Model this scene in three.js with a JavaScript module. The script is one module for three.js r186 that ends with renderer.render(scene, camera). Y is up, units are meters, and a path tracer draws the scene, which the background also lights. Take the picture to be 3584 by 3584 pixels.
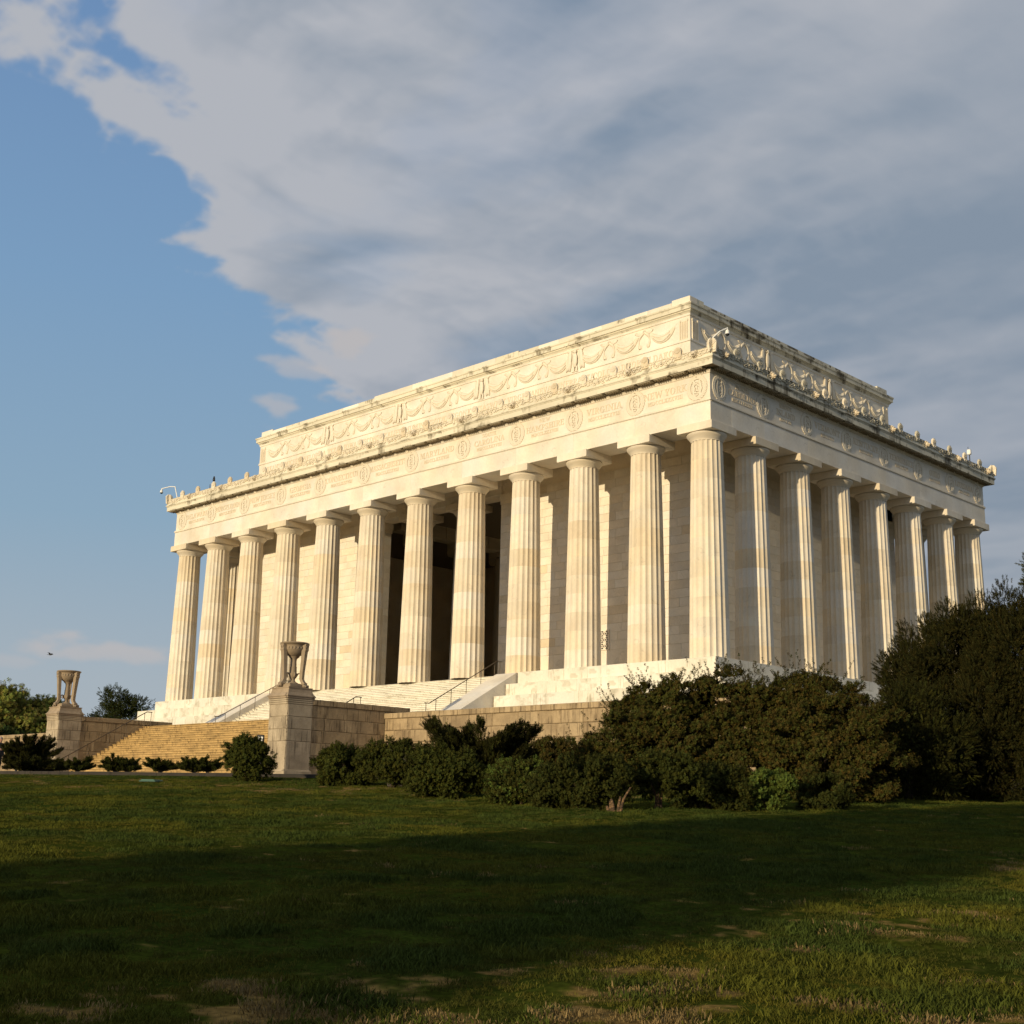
import * as THREE from 'three';
import { mergeGeometries, toCreasedNormals } from 'three/addons/utils/BufferGeometryUtils.js';
import { TextGeometry } from 'three/addons/geometries/TextGeometry.js';
import { FontLoader } from 'three/addons/loaders/FontLoader.js';
import { MarchingCubes } from 'three/addons/objects/MarchingCubes.js';

// ---------------------------------------------------------------- camera, sky, sun, exposure
const scene = new THREE.Scene();
const camera = new THREE.PerspectiveCamera(43.375, 1, 0.3, 6000);
camera.position.set(42.406, -8.405, 58.719);
camera.rotation.set(0.22823, 0.78044, 0.0211, 'YXZ');
const renderer = new THREE.WebGLRenderer({ antialias: true });
renderer.setSize(1024, 1024);
renderer.toneMapping = THREE.LinearToneMapping;
renderer.toneMappingExposure = 1.0;
renderer.shadowMap.enabled = true;
renderer.shadowMap.type = THREE.PCFSoftShadowMap;

const R = Math.PI / 180;
const SUN_AZ = 4.6 * R, SUN_EL = 9.2 * R;                    // low morning sun, nearly square on the long front
const sunDir = new THREE.Vector3(Math.sin(SUN_AZ) * Math.cos(SUN_EL), Math.sin(SUN_EL), Math.cos(SUN_AZ) * Math.cos(SUN_EL));
const sun = new THREE.DirectionalLight(new THREE.Color().setRGB(1, 0.82, 0.53), 4.15);
sun.position.copy(sunDir).multiplyScalar(300).add(new THREE.Vector3(-15, 0, 0));
sun.target.position.set(-15, 0, 0);
sun.castShadow = true;
sun.shadow.mapSize.set(4096, 4096);
Object.assign(sun.shadow.camera, { left: -110, right: 110, top: 60, bottom: -60, near: 10, far: 700 });
sun.shadow.bias = -0.0004; sun.shadow.normalBias = 0.05;
scene.add(sun, sun.target);

// ---------------------------------------------------------------- noise helpers
function rng(seed) { let s = seed | 0; return () => { s = (s + 0x6d2b79f5) | 0; let t = Math.imul(s ^ (s >>> 15), 1 | s); t = (t + Math.imul(t ^ (t >>> 7), 61 | t)) ^ t; return ((t ^ (t >>> 14)) >>> 0) / 4294967296; }; }
const PERM = new Float32Array(65536); { const r = rng(77); for (let i = 0; i < 65536; i++) PERM[i] = r(); }
const hash2 = (x, y) => PERM[(Math.imul(x & 0xffff, 73) + Math.imul(y & 0xffff, 19349) + ((x * y) & 0xff) * 131) & 0xffff];
function vnoise(x, y, px = 0, py = px) {                      // value noise, tiling with periods px, py when given
  const xi = Math.floor(x), yi = Math.floor(y), fx = x - xi, fy = y - yi;
  const x0 = px ? ((xi % px) + px) % px : xi, x1 = px ? (x0 + 1) % px : xi + 1, y0 = py ? ((yi % py) + py) % py : yi, y1 = py ? (y0 + 1) % py : yi + 1;
  const u = fx * fx * fx * (fx * (fx * 6 - 15) + 10), v = fy * fy * fy * (fy * (fy * 6 - 15) + 10);
  const a = hash2(x0, y0), b = hash2(x1, y0), c = hash2(x0, y1), d = hash2(x1, y1);
  return a + (b - a) * u + (c - a) * v + (a - b - c + d) * u * v;
}
function fbm(x, y, oct = 5, p = 0, gain = 0.5) { let s = 0, a = 0.5, n = 0; for (let i = 0; i < oct; i++) { s += a * vnoise(x + i * 17, y + i * 9); n += a; x *= 2; y *= 2; a *= gain; } return s / n; }
function tf(u, v, fx, fy, oct = 4, o = 0) { let s = 0, a = 0.5, n = 0; for (let i = 0; i < oct; i++) { s += a * vnoise(u * fx + o * 13 + i * 5, v * fy + o * 7 + i * 3, fx, fy); n += a; fx *= 2; fy *= 2; a *= 0.5; } return s / n; }
const sstep = (a, b, x) => { const t = Math.min(1, Math.max(0, (x - a) / (b - a))); return t * t * (3 - 2 * t); };
const clamp01 = (v) => Math.min(1, Math.max(0, v));
const lerp = (a, b, t) => a + (b - a) * t;

function billow(x, y, oct) { let s = 0, a = 0.5, n = 0; for (let i = 0; i < oct; i++) { s += a * (1 - Math.abs(2 * vnoise(x + i * 17, y + i * 9) - 1)); n += a; x *= 2.03; y *= 2.03; a *= 0.57; } return s / n; }
// ---------------------------------------------------------------- sky: clear morning air and one broad cloud deck with a ragged edge
{
  const W = 4096, H = 2048, data = new Float32Array(W * H * 4);
  const ramp = [[0, 0.41, 0.45, 0.48], [5, 0.375, 0.44, 0.495], [12, 0.26, 0.39, 0.515], [22, 0.195, 0.335, 0.52], [35, 0.14, 0.255, 0.465], [60, 0.12, 0.225, 0.44], [90, 0.12, 0.22, 0.43]];
  const small = [[-62.3, 6.2, 2.8, 0.75, 0.75], [-66, 5.6, 1.6, 0.3, 0.35], [-54.9, 18.9, 2.0, 0.6, 0.6], [-55.6, 17.0, 0.9, 0.7, 0.6], [-52.6, 20.1, 1.0, 0.8, 0.7], [-140, 7, 5, 1.2, 0.7], [-118, 10, 4, 1, 0.6], [-160, 14, 4, 1.3, 0.6], [120, 8, 6, 1.2, 0.6]];   // detached clouds: azimuth, elevation, half sizes, strength
  const col = [0, 0, 0];
  for (let j = 0; j < H; j++) {
    const el = ((j + 0.5) / H - 0.5) * Math.PI, sy = Math.sin(el), cy = Math.cos(el), eld = el / R;
    for (let i = 0; i < W; i++) {
      const k = (j * W + i) * 4;
      if (eld < -1) { data[k] = 0.17; data[k + 1] = 0.17; data[k + 2] = 0.15; data[k + 3] = 1; continue; }
      const t = ((i + 0.5) / W - 0.5) * 2 * Math.PI, x = Math.cos(t) * cy, z = Math.sin(t) * cy;
      const e = Math.max(0, eld); let a = 0; while (a < ramp.length - 2 && ramp[a + 1][0] < e) a++;
      const f = Math.min(1, (e - ramp[a][0]) / (ramp[a + 1][0] - ramp[a][0]));
      for (let c = 0; c < 3; c++) col[c] = lerp(ramp[a][c + 1], ramp[a + 1][c + 1], f);
      const ds = x * sunDir.x + sy * sunDir.y + z * sunDir.z, glow = Math.pow(Math.max(0, ds), 4) * 0.42;   // brighter air towards the sun
      col[0] += glow * 1.0; col[1] += glow * 0.78; col[2] += glow * 0.46;
      // cloud deck, laid out on a flat layer overhead: heaped lumps along its edge, softer rolls behind
      const m = 1 / (Math.max(0, sy) + 0.035), qx = x * m, qz = z * m;
      const warp = fbm(qx * 1.1 + 5, qz * 1.1 + 11, 4) - 0.5, warp2 = fbm(qx * 1.1 + 35, qz * 1.1 + 71, 4) - 0.5;
      const s = (qx + 1.45) * 0.85 - (qz + 0.60) * 0.527;
      const puff = fbm(qx * 2.4 + warp * 1.4, qz * 2.4 + warp2 * 1.4, 4, 0, 0.5) - 0.5;
      const heap = billow(qx * 3.6 + warp * 1.2 + 13, qz * 3.6 + warp2 * 1.2 + 31, 6) - 0.5;
      const heapS = billow(qx * 3.6 + warp * 1.2 + 13 + 0.03, qz * 3.6 + warp2 * 1.2 + 31 + 0.34, 5) - 0.5, roll = fbm(qx * 3.2 + 41 + warp * 2, qz * 6.0 + 17 + warp2 * 2, 5, 0, 0.55) - 0.5;
      const edge = s + puff * 0.48 + warp * 0.15 + heap * 0.46;
      let mask = sstep(-0.02, 0.075, edge);
      const streak = fbm(qx * 0.6 + warp * 1.0 + 4, qz * 2.1 + warp2 * 1.0, 5), soft = fbm(qx * 1.6 + 60, qz * 3.0 + 20 + warp, 4), blob = fbm(qx * 2.2 + 90 + warp2, qz * 3.4 + 50, 5);
      const thin = sstep(0.36, 0.54, blob);
      mask *= 1 - 0.2 * (1 - sstep(0.2, 1.1, s)) * (1 - thin) * sstep(0.15, 0.45, edge);          // the deck is broken behind its edge
      let low = 0;
      if (e < 30) { const az = Math.atan2(x, -z) / R; for (const [ca, ce, wa, we, st] of small) { let da = az - ca; if (da > 180) da -= 360; if (da < -180) da += 360; if (Math.abs(da) < wa * 2.2 && Math.abs(eld - ce) < we * 2.5) { const q = 1 - Math.hypot(da / wa, (eld - ce + da * 0.02) / we) + (fbm(az * 0.55 + 7, eld * 1.6, 5) - 0.5) * 2.2; low = Math.max(low, sstep(0.0, 0.75, q) * st * (0.65 + 0.35 * sstep(ce - we, ce + we * 0.4, eld))); } } }
      const lit = sstep(0.40, 0.63, streak * 0.45 + soft * 0.35 + blob * 0.2) * 0.78 + (heap * 0.35 + (heap - heapS) * 1.1) * (1 - 0.65 * sstep(0.3, 1.6, s)) + roll * 0.75;
      const rim = 1 - sstep(0.02, 0.42, edge);
      const b = clamp01(lit * (0.88 - 0.34 * sstep(0.35, 1.5, s)) + rim * 0.62 + 0.04);
      const hz = sstep(18, 4, e), sunny = Math.pow(Math.max(0, ds), 3) * 0.25;
      const cr = lerp(0.23, 0.44, b) + 0.04 * hz + sunny, cg = lerp(0.29, 0.46, b) + 0.035 * hz + sunny * 0.8, cb = lerp(0.37, 0.505, b) + 0.02 * hz + sunny * 0.5;
      col[0] = lerp(col[0], cr, mask); col[1] = lerp(col[1], cg, mask); col[2] = lerp(col[2], cb, mask);
      col[0] = lerp(col[0], 0.50, low); col[1] = lerp(col[1], 0.475, low); col[2] = lerp(col[2], 0.475, low);
      data[k] = col[0]; data[k + 1] = col[1]; data[k + 2] = col[2]; data[k + 3] = 1;
    }
  }
  const sky = new THREE.DataTexture(data, W, H, THREE.RGBAFormat, THREE.FloatType);
  sky.mapping = THREE.EquirectangularReflectionMapping; sky.colorSpace = THREE.LinearSRGBColorSpace; sky.magFilter = THREE.LinearFilter; sky.needsUpdate = true;
  scene.background = sky; scene.environment = sky;
}

// ---------------------------------------------------------------- computed textures (colour grain only)
function tex(n, fn, srgb = true) {
  const d = new Uint8Array(n * n * 4);
  for (let y = 0; y < n; y++) for (let x = 0; x < n; x++) { const c = fn(x / n, y / n), k = (y * n + x) * 4; d[k] = c[0] * 255; d[k + 1] = c[1] * 255; d[k + 2] = c[2] * 255; d[k + 3] = 255; }
  const t = new THREE.DataTexture(d, n, n, THREE.RGBAFormat); t.wrapS = t.wrapT = THREE.RepeatWrapping; t.magFilter = THREE.LinearFilter; t.minFilter = THREE.LinearMipmapLinearFilter; t.generateMipmaps = true;
  if (srgb) t.colorSpace = THREE.SRGBColorSpace; t.needsUpdate = true; return t;
}
// white marble: clouded, thinly veined. tile = 6 m
const marbleTex = tex(1024, (u, v) => {
  const w = tf(u, v, 6, 6, 5) - 0.5, cloud = tf(u + w * 0.1, v + w * 0.1, 5, 4, 5, 1), fine = tf(u, v, 60, 60, 3, 2);
  const vein = Math.pow(1 - Math.abs(Math.sin((u * 3 + v * 2 + w * 1.3) * Math.PI * 2)), 14) * sstep(0.5, 0.7, tf(u, v, 5, 5, 3, 3));
  const g = 0.955 + (cloud - 0.5) * 0.14 + (fine - 0.5) * 0.05 - vein * 0.10, warm = tf(u, v, 3, 4, 4, 4) - 0.5;
  return [clamp01(g + 0.01), clamp01(g - 0.008 - warm * 0.05), clamp01(g - 0.03 - warm * 0.13)];
});
// weathered marble with lichen and soot patches drawn out downwards; much = how far they have spread. tile = 31 m
const sootOf = (much, dark, o) => tex(1024, (u, v) => {
  const g = 0.94 + (tf(u, v, 16, 16, 4, o) - 0.5) * 0.14;
  const patch = sstep(0.56 - much, 0.80 - much, tf(u, v, 34, 52, 5, o + 1) * 0.72 + tf(u, v, 240, 40, 3, o + 2) * 0.28);
  const run = sstep(0.55, 0.8, tf(u, v, 300, 31, 3, o + 3)) * 0.4, k = clamp01(patch * 0.75 + run * patch) * dark;
  return [lerp(g, 0.30, k), lerp(g - 0.01, 0.27, k), lerp(g - 0.05, 0.21, k)];
});
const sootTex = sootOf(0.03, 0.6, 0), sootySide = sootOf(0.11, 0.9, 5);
// lightly run-stained marble for the step faces. tile = 6 m
const runTex = tex(1024, (u, v) => {
  const cloud = tf(u, v, 5, 5, 5), g = 0.95 + (cloud - 0.5) * 0.12 + (tf(u, v, 64, 64, 2, 1) - 0.5) * 0.05;
  const run = sstep(0.52, 0.78, tf(u, v, 70, 5, 4, 2)) * sstep(0.45, 0.62, tf(u, v, 6, 6, 4, 3)), moss = sstep(0.56, 0.72, tf(u, v, 9, 14, 5, 4));
  const k = clamp01(run * 0.32 + moss * 0.2);
  return [lerp(g, 0.50, k), lerp(g - 0.01, 0.47, k), lerp(g - 0.04, 0.36, k)];
});
// granite: speckle, rain runs. tile = 4 m
const graniteTex = tex(1024, (u, v) => {
  const sp = hash2(Math.floor(u * 512), Math.floor(v * 512)) * 0.6 + hash2(Math.floor(u * 256) + 9, Math.floor(v * 256)) * 0.4;
  const cloud = tf(u, v, 6, 6, 5), run = sstep(0.5, 0.8, tf(u, v, 60, 4, 4, 1)) * 0.26 * sstep(0.35, 0.6, tf(u, v, 4, 4, 3, 2));
  const g = 0.80 + (sp - 0.5) * 0.22 + (cloud - 0.5) * 0.34 - run;
  return [clamp01(g + 0.02), clamp01(g - 0.01), clamp01(g - 0.05)];
});
const roughTex = tex(512, (u, v) => { const g = tf(u, v, 40, 40, 4); return [g, g, g]; }, false);
const barkTex = tex(256, (u, v) => { const g = 0.5 + (tf(u, v, 24, 5, 5) - 0.5) * 0.9; return [clamp01(g), clamp01(g * 0.93), clamp01(g * 0.84)]; });
// lawn: mown grass with straw-coloured dead patches. one 64 m field, straw where lawnDry says
function lawnDry(x, z) {
  const a = fbm(x * 0.45 + 3, z * 0.45 + 8, 4), b = fbm(x * 1.3 + 30, z * 1.3 + 3, 4), c = fbm(x * 4 + 5, z * 4 + 9, 3), right = sstep(30, 37, x), worn = Math.exp(-(((Math.hypot(x + 27.55, z + 16.5) - 60) / 4.2) ** 2)) * sstep(26, 10, x);
  return sstep(0.60, 0.69, a * 0.30 + b * 0.34 + c * 0.36 + 0.105 * right + 0.14 * worn - 0.05);
}
const LAWN = 64, LX = -14, LZ = 4;
const lawnTex = tex(2048, (u, v) => {
  const x = LX + u * LAWN, z = LZ + v * LAWN, d = lawnDry(x, z), n = fbm(x * 2.2, z * 2.2, 4), f = hash2(Math.floor(u * 2048), Math.floor(v * 2048));
  const y = tf(u, v, 24, 24, 4, 3), g = [0.12 + n * 0.10 + y * 0.09, 0.17 + n * 0.11 + y * 0.04, 0.06 + n * 0.04], s = [0.44 + n * 0.12, 0.35 + n * 0.10, 0.20 + n * 0.05], q = 0.82 + f * 0.36;
  return [clamp01(lerp(g[0], s[0], d) * q), clamp01(lerp(g[1], s[1], d) * q), clamp01(lerp(g[2], s[2], d) * q)];
});
const pavTex = tex(512, (u, v) => { const g = 0.62 + (tf(u, v, 5, 5, 5) - 0.5) * 0.3 + (hash2(Math.floor(u * 256), Math.floor(v * 256)) - 0.5) * 0.1; return [g, g * 0.97, g * 0.92]; });

const std = (o) => new THREE.MeshStandardMaterial(Object.assign({ roughness: 0.75 }, o));
const lin = (r, g, b) => new THREE.Color().setRGB(r, g, b);
const M = {
  marble: [[0.80, 0.755, 0.665], [0.77, 0.715, 0.61], [0.81, 0.775, 0.70], [0.78, 0.73, 0.63], [0.79, 0.755, 0.685]].map((c) => std({ color: lin(...c), map: marbleTex, bumpMap: roughTex, bumpScale: 0.002, roughness: 0.62 })),
  wall: [[0.79, 0.75, 0.665], [0.775, 0.735, 0.65], [0.80, 0.765, 0.69]].map((c) => std({ color: lin(...c), map: marbleTex, bumpMap: roughTex, bumpScale: 0.003, roughness: 0.7 })),
  shaft: [[0.74, 0.675, 0.555], [0.72, 0.65, 0.525], [0.755, 0.70, 0.60], [0.73, 0.665, 0.54]].map((c) => std({ color: lin(...c), map: marbleTex, bumpMap: roughTex, bumpScale: 0.002, roughness: 0.62 })),
  tan: [[0.70, 0.61, 0.455], [0.69, 0.605, 0.46], [0.72, 0.64, 0.50]].map((c) => std({ color: lin(...c), map: marbleTex, bumpMap: roughTex, bumpScale: 0.002, roughness: 0.62 })),
  carved: std({ color: lin(0.775, 0.715, 0.595), map: marbleTex, roughness: 0.7 }),
  letter: std({ color: lin(0.71, 0.635, 0.505), map: marbleTex, roughness: 0.8 }),
  soot: std({ color: lin(0.78, 0.73, 0.63), map: sootTex, roughness: 0.8, bumpMap: roughTex, bumpScale: 0.004 }),
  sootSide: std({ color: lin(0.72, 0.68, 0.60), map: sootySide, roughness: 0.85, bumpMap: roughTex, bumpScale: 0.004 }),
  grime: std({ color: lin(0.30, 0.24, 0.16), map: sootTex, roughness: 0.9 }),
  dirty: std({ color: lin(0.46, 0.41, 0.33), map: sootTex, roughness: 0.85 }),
  step: [[0.82, 0.79, 0.72], [0.78, 0.74, 0.66], [0.80, 0.77, 0.71]].map((c) => std({ color: lin(...c), map: runTex, roughness: 0.6 })),
  granite: [[0.53, 0.42, 0.265], [0.49, 0.385, 0.24], [0.56, 0.45, 0.29], [0.47, 0.37, 0.235]].map((c) => std({ color: lin(...c), map: graniteTex, bumpMap: roughTex, bumpScale: 0.012, roughness: 0.85 })),
  pier: [[0.60, 0.525, 0.405], [0.57, 0.50, 0.385], [0.63, 0.55, 0.43]].map((c) => std({ color: lin(...c), map: graniteTex, bumpMap: roughTex, bumpScale: 0.006, roughness: 0.82 })),
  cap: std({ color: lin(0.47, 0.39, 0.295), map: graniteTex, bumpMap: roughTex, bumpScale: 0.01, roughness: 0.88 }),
  stair: [[0.64, 0.455, 0.195], [0.63, 0.45, 0.193], [0.65, 0.462, 0.20]].map((c) => std({ color: lin(...c), map: graniteTex, roughness: 0.8 })),
  tripod: std({ color: lin(0.30, 0.24, 0.17), map: marbleTex, bumpMap: roughTex, bumpScale: 0.008, roughness: 0.8 }),
  bronze: std({ color: lin(0.10, 0.075, 0.05), metalness: 0.5, roughness: 0.5 }),
  white: std({ color: lin(0.78, 0.77, 0.74), roughness: 0.4 }),
  black: std({ color: lin(0.02, 0.02, 0.022), roughness: 0.5 }),
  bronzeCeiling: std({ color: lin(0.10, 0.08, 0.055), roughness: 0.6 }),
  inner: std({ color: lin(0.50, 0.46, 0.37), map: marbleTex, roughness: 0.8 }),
  paving: std({ color: lin(0.50, 0.47, 0.42), map: pavTex, roughness: 0.9 }),
  kerb: std({ color: lin(0.05, 0.044, 0.037), map: graniteTex, roughness: 0.9 }),
  bark: std({ color: lin(0.16, 0.12, 0.085), map: barkTex, roughness: 0.95 }),
  twig: std({ color: lin(0.34, 0.23, 0.13), map: barkTex, roughness: 0.95 }),
};

// ---------------------------------------------------------------- object helpers
const taken = new Map();
function numbered(name) { const n = taken.get(name) || 0; taken.set(name, n + 1); return n ? name + '_' + String(n).padStart(3, '0') : name; }
function thing(name, label, category, pos = [0, 0, 0], turn = 0, group) {
  const o = new THREE.Group(); o.name = numbered(name); o.position.set(...pos); o.rotation.y = turn; o.userData = { label, category }; if (group) o.userData.group = group; scene.add(o); return o;
}
function structure(name, geo, mat) { const m = new THREE.Mesh(geo, mat); m.name = name; m.userData.kind = 'structure'; scene.add(m); return m; }
function part(name, geo, mat, parent, pos, turn = 0) { const m = new THREE.Mesh(geo, mat); m.name = name; if (pos) m.position.set(...pos); m.rotation.y = turn; parent.add(m); return m; }
function sub(name, parent, pos, turn = 0) { const g = new THREE.Group(); g.name = name; if (pos) g.position.set(...pos); g.rotation.y = turn; parent.add(g); return g; }
const pick = (list, r) => list[Math.floor(r() * list.length) % list.length];

// Quads with flat normals and uv in metres divided by the texture's tile.
class QB {
  constructor(tile = 6, uo = 0, vo = 0) { this.p = []; this.u = []; this.i = []; this.t = tile; this.uo = uo; this.vo = vo; }
  quad(a, b, c, d) {
    const n = this.p.length / 3, U = Math.hypot(b[0] - a[0], b[1] - a[1], b[2] - a[2]) / this.t, V = Math.hypot(d[0] - a[0], d[1] - a[1], d[2] - a[2]) / this.t;
    this.p.push(...a, ...b, ...c, ...d); const { uo, vo } = this; this.u.push(uo, vo, uo + U, vo, uo + U, vo + V, uo, vo + V); this.i.push(n, n + 1, n + 2, n, n + 2, n + 3); return this;
  }
  box(x0, x1, y0, y1, z0, z1) {
    this.quad([x0, y0, z1], [x1, y0, z1], [x1, y1, z1], [x0, y1, z1]); this.quad([x1, y0, z0], [x0, y0, z0], [x0, y1, z0], [x1, y1, z0]);
    this.quad([x1, y0, z1], [x1, y0, z0], [x1, y1, z0], [x1, y1, z1]); this.quad([x0, y0, z0], [x0, y0, z1], [x0, y1, z1], [x0, y1, z0]);
    this.quad([x0, y1, z1], [x1, y1, z1], [x1, y1, z0], [x0, y1, z0]); this.quad([x0, y0, z0], [x1, y0, z0], [x1, y0, z1], [x0, y0, z1]); return this;
  }
  // a stone seen from +z: front face chamfered all round, local x 0..w, y 0..h, front at z = 0
  stone(w, h, d, c) {
    const A = [[0, 0, -c], [w, 0, -c], [w, h, -c], [0, h, -c]], F = [[c, c, 0], [w - c, c, 0], [w - c, h - c, 0], [c, h - c, 0]];
    this.quad(...F); for (let k = 0; k < 4; k++) { const n = (k + 1) % 4; this.quad(A[k], A[n], F[n], F[k]); const Bk = [A[k][0], A[k][1], -d], Bn = [A[n][0], A[n][1], -d]; this.quad(Bk, Bn, A[n], A[k]); } return this;
  }
  geo() { const g = new THREE.BufferGeometry(); g.setAttribute('position', new THREE.Float32BufferAttribute(this.p, 3)); g.setAttribute('uv', new THREE.Float32BufferAttribute(this.u, 2)); g.setIndex(this.i); g.computeVertexNormals(); return g; }
}
const boxGeo = (x0, x1, y0, y1, z0, z1, tile = 6, uo = 0, vo = 0) => new QB(tile, uo, vo).box(x0, x1, y0, y1, z0, z1).geo();
// all faces chamfered: for blocks whose edges catch light
function cblock(w, h, d, c = 0.02, tile = 6, uo = 0, vo = 0) {
  const q = new QB(tile, uo, vo), X = w / 2, Z = d / 2, f = (s) => s;
  const P = (sx, sy, sz, ax) => [sx * (X - (ax === 0 ? 0 : c)), h / 2 + sy * (h / 2 - (ax === 1 ? 0 : c)), sz * (Z - (ax === 2 ? 0 : c))];
  q.quad(P(-1, -1, 1, 2), P(1, -1, 1, 2), P(1, 1, 1, 2), P(-1, 1, 1, 2)); q.quad(P(1, -1, -1, 2), P(-1, -1, -1, 2), P(-1, 1, -1, 2), P(1, 1, -1, 2));
  q.quad(P(1, -1, 1, 0), P(1, -1, -1, 0), P(1, 1, -1, 0), P(1, 1, 1, 0)); q.quad(P(-1, -1, -1, 0), P(-1, -1, 1, 0), P(-1, 1, 1, 0), P(-1, 1, -1, 0));
  q.quad(P(-1, 1, 1, 1), P(1, 1, 1, 1), P(1, 1, -1, 1), P(-1, 1, -1, 1)); q.quad(P(-1, -1, -1, 1), P(1, -1, -1, 1), P(1, -1, 1, 1), P(-1, -1, 1, 1));
  for (const s of [-1, 1]) {
    q.quad(P(s, -1, 1, 2), P(s, -1, 1, 0), P(s, 1, 1, 0), P(s, 1, 1, 2)); q.quad(P(s, -1, -1, 0), P(s, -1, -1, 2), P(s, 1, -1, 2), P(s, 1, -1, 0));
    q.quad(P(-1, s, 1, 2), P(1, s, 1, 2), P(1, s, 1, 1), P(-1, s, 1, 1)); q.quad(P(-1, s, -1, 1), P(1, s, -1, 1), P(1, s, -1, 2), P(-1, s, -1, 2));
    q.quad(P(s, 1, 1, 1), P(s, 1, 1, 0), P(s, 1, -1, 0), P(s, 1, -1, 1)); q.quad(P(s, -1, 1, 0), P(s, -1, 1, 1), P(s, -1, -1, 1), P(s, -1, -1, 0));
  }
  return q.geo();
}
// Moulding that runs round a rectangle: profile = [[overhang, y], ...] bottom to top
function mould(x0, x1, z0, z1, prof, tile = 6, sides = [0, 1, 2, 3]) {
  const q = new QB(tile); let v = 0;
  for (let k = 0; k + 1 < prof.length; k++) {
    const [a, ya] = prof[k], [b, yb] = prof[k + 1];
    const c = (o, y) => [[x0 - o, y, z1 + o], [x1 + o, y, z1 + o], [x1 + o, y, z0 - o], [x0 - o, y, z0 - o]], A = c(a, ya), B = c(b, yb);
    const len = Math.hypot(b - a, yb - ya) / tile; q.vo = v; for (const n of sides) { const m = (n + 1) % 4; q.uo = n * 0.37; q.quad(A[n], A[m], B[m], B[n]); } v += len;
  }
  return q.geo();
}
function tube(points, radius, seg = 6, closed = false) {      // swept tube with a radius list or number
  const curve = new THREE.CatmullRomCurve3(points.map((p) => new THREE.Vector3(...p)), closed), n = Math.max(4, (points.length - 1) * 3), g = new THREE.TubeGeometry(curve, n, 1, seg, closed);
  const pos = g.attributes.position, c = new THREE.Vector3();
  for (let i = 0; i <= n; i++) { curve.getPointAt(i / n, c); const r = typeof radius === 'function' ? radius(i / n) : radius; for (let j = 0; j <= seg; j++) { const k = i * (seg + 1) + j; pos.setXYZ(k, c.x + (pos.getX(k) - c.x) * r, c.y + (pos.getY(k) - c.y) * r, c.z + (pos.getZ(k) - c.z) * r); } }
  return g;
}
const moved = (g, x, y, z, sx = 1, sy = 1, sz = 1, rz = 0, ry = 0) => g.clone().applyMatrix4(new THREE.Matrix4().compose(new THREE.Vector3(x, y, z), new THREE.Quaternion().setFromEuler(new THREE.Euler(0, ry, rz)), new THREE.Vector3(sx, sy, sz)));
const joined = (list) => mergeGeometries(list.map((g) => { const n = g.index ? g.toNonIndexed() : g; for (const k of Object.keys(n.attributes)) if (!['position', 'normal', 'uv'].includes(k)) n.deleteAttribute(k); return n; }));

// ================================================================ the setting: lawn, plaza, kerb
// y = 0 is the temple floor; the lawn falls away in rings from the kerb round the mound.
const CX = -27.555, CZ = -16.495, RK = 50;
const lawnBase = (r) => (r < RK ? -7.28 : r < 108 ? -7.28 - (r - RK) * (2.8 / 52.7) : -10.32);
const lawnY = (x, z) => lawnBase(Math.hypot(x - CX, z - CZ)) + (fbm(x * 0.55, z * 0.55, 3) - 0.5) * 0.10 * sstep(50, 53, Math.hypot(x - CX, z - CZ)) + (fbm(x * 2.1 + 9, z * 2.1, 3) - 0.5) * 0.09;
{
  const radii = []; for (let r = 49.95; r < 62; r += 0.4) radii.push(r); for (let r = 62; r < 110; r += 0.3) radii.push(r); for (let r = 110; r < 5200; r *= 1.13) radii.push(r);
  const angs = []; const mid = Math.atan2(58.7 - CZ, 42.4 - CX);
  for (let a = -0.55; a < 0.75; a += 0.006) angs.push(mid + a); for (let a = 0.75; a < Math.PI * 2 - 0.55; a += 0.05) angs.push(mid + a); angs.push(mid - 0.55 + Math.PI * 2);
  const p = [], uv = [], ix = [], n = angs.length;
  for (const r of radii) for (const a of angs) { const x = CX + Math.cos(a) * r, z = CZ + Math.sin(a) * r; p.push(x, r < 50.05 ? -7.24 : r < 140 ? lawnY(x, z) : -10.32, z); uv.push((x - LX) / LAWN, (z - LZ) / LAWN); }
  for (let i = 0; i + 1 < radii.length; i++) for (let j = 0; j + 1 < n; j++) { const a = i * n + j; ix.push(a, a + 1, a + n, a + 1, a + n + 1, a + n); }
  const g = new THREE.BufferGeometry(); g.setAttribute('position', new THREE.Float32BufferAttribute(p, 3)); g.setAttribute('uv', new THREE.Float32BufferAttribute(uv, 2)); g.setIndex(ix); g.computeVertexNormals();
  structure('lawn', g, new THREE.MeshPhysicalMaterial({ map: lawnTex, roughness: 1, specularIntensity: 0, color: lin(0.9, 0.9, 0.9) }));
  const pl = new THREE.CircleGeometry(49.8, 128).rotateX(-Math.PI / 2); const pu = pl.attributes.uv; for (let i = 0; i < pu.count; i++) pu.setXY(i, pl.attributes.position.getX(i) / 4, pl.attributes.position.getZ(i) / 4);
  pl.translate(CX, -7.13, CZ); structure('plaza', pl, M.paving);
}
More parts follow.
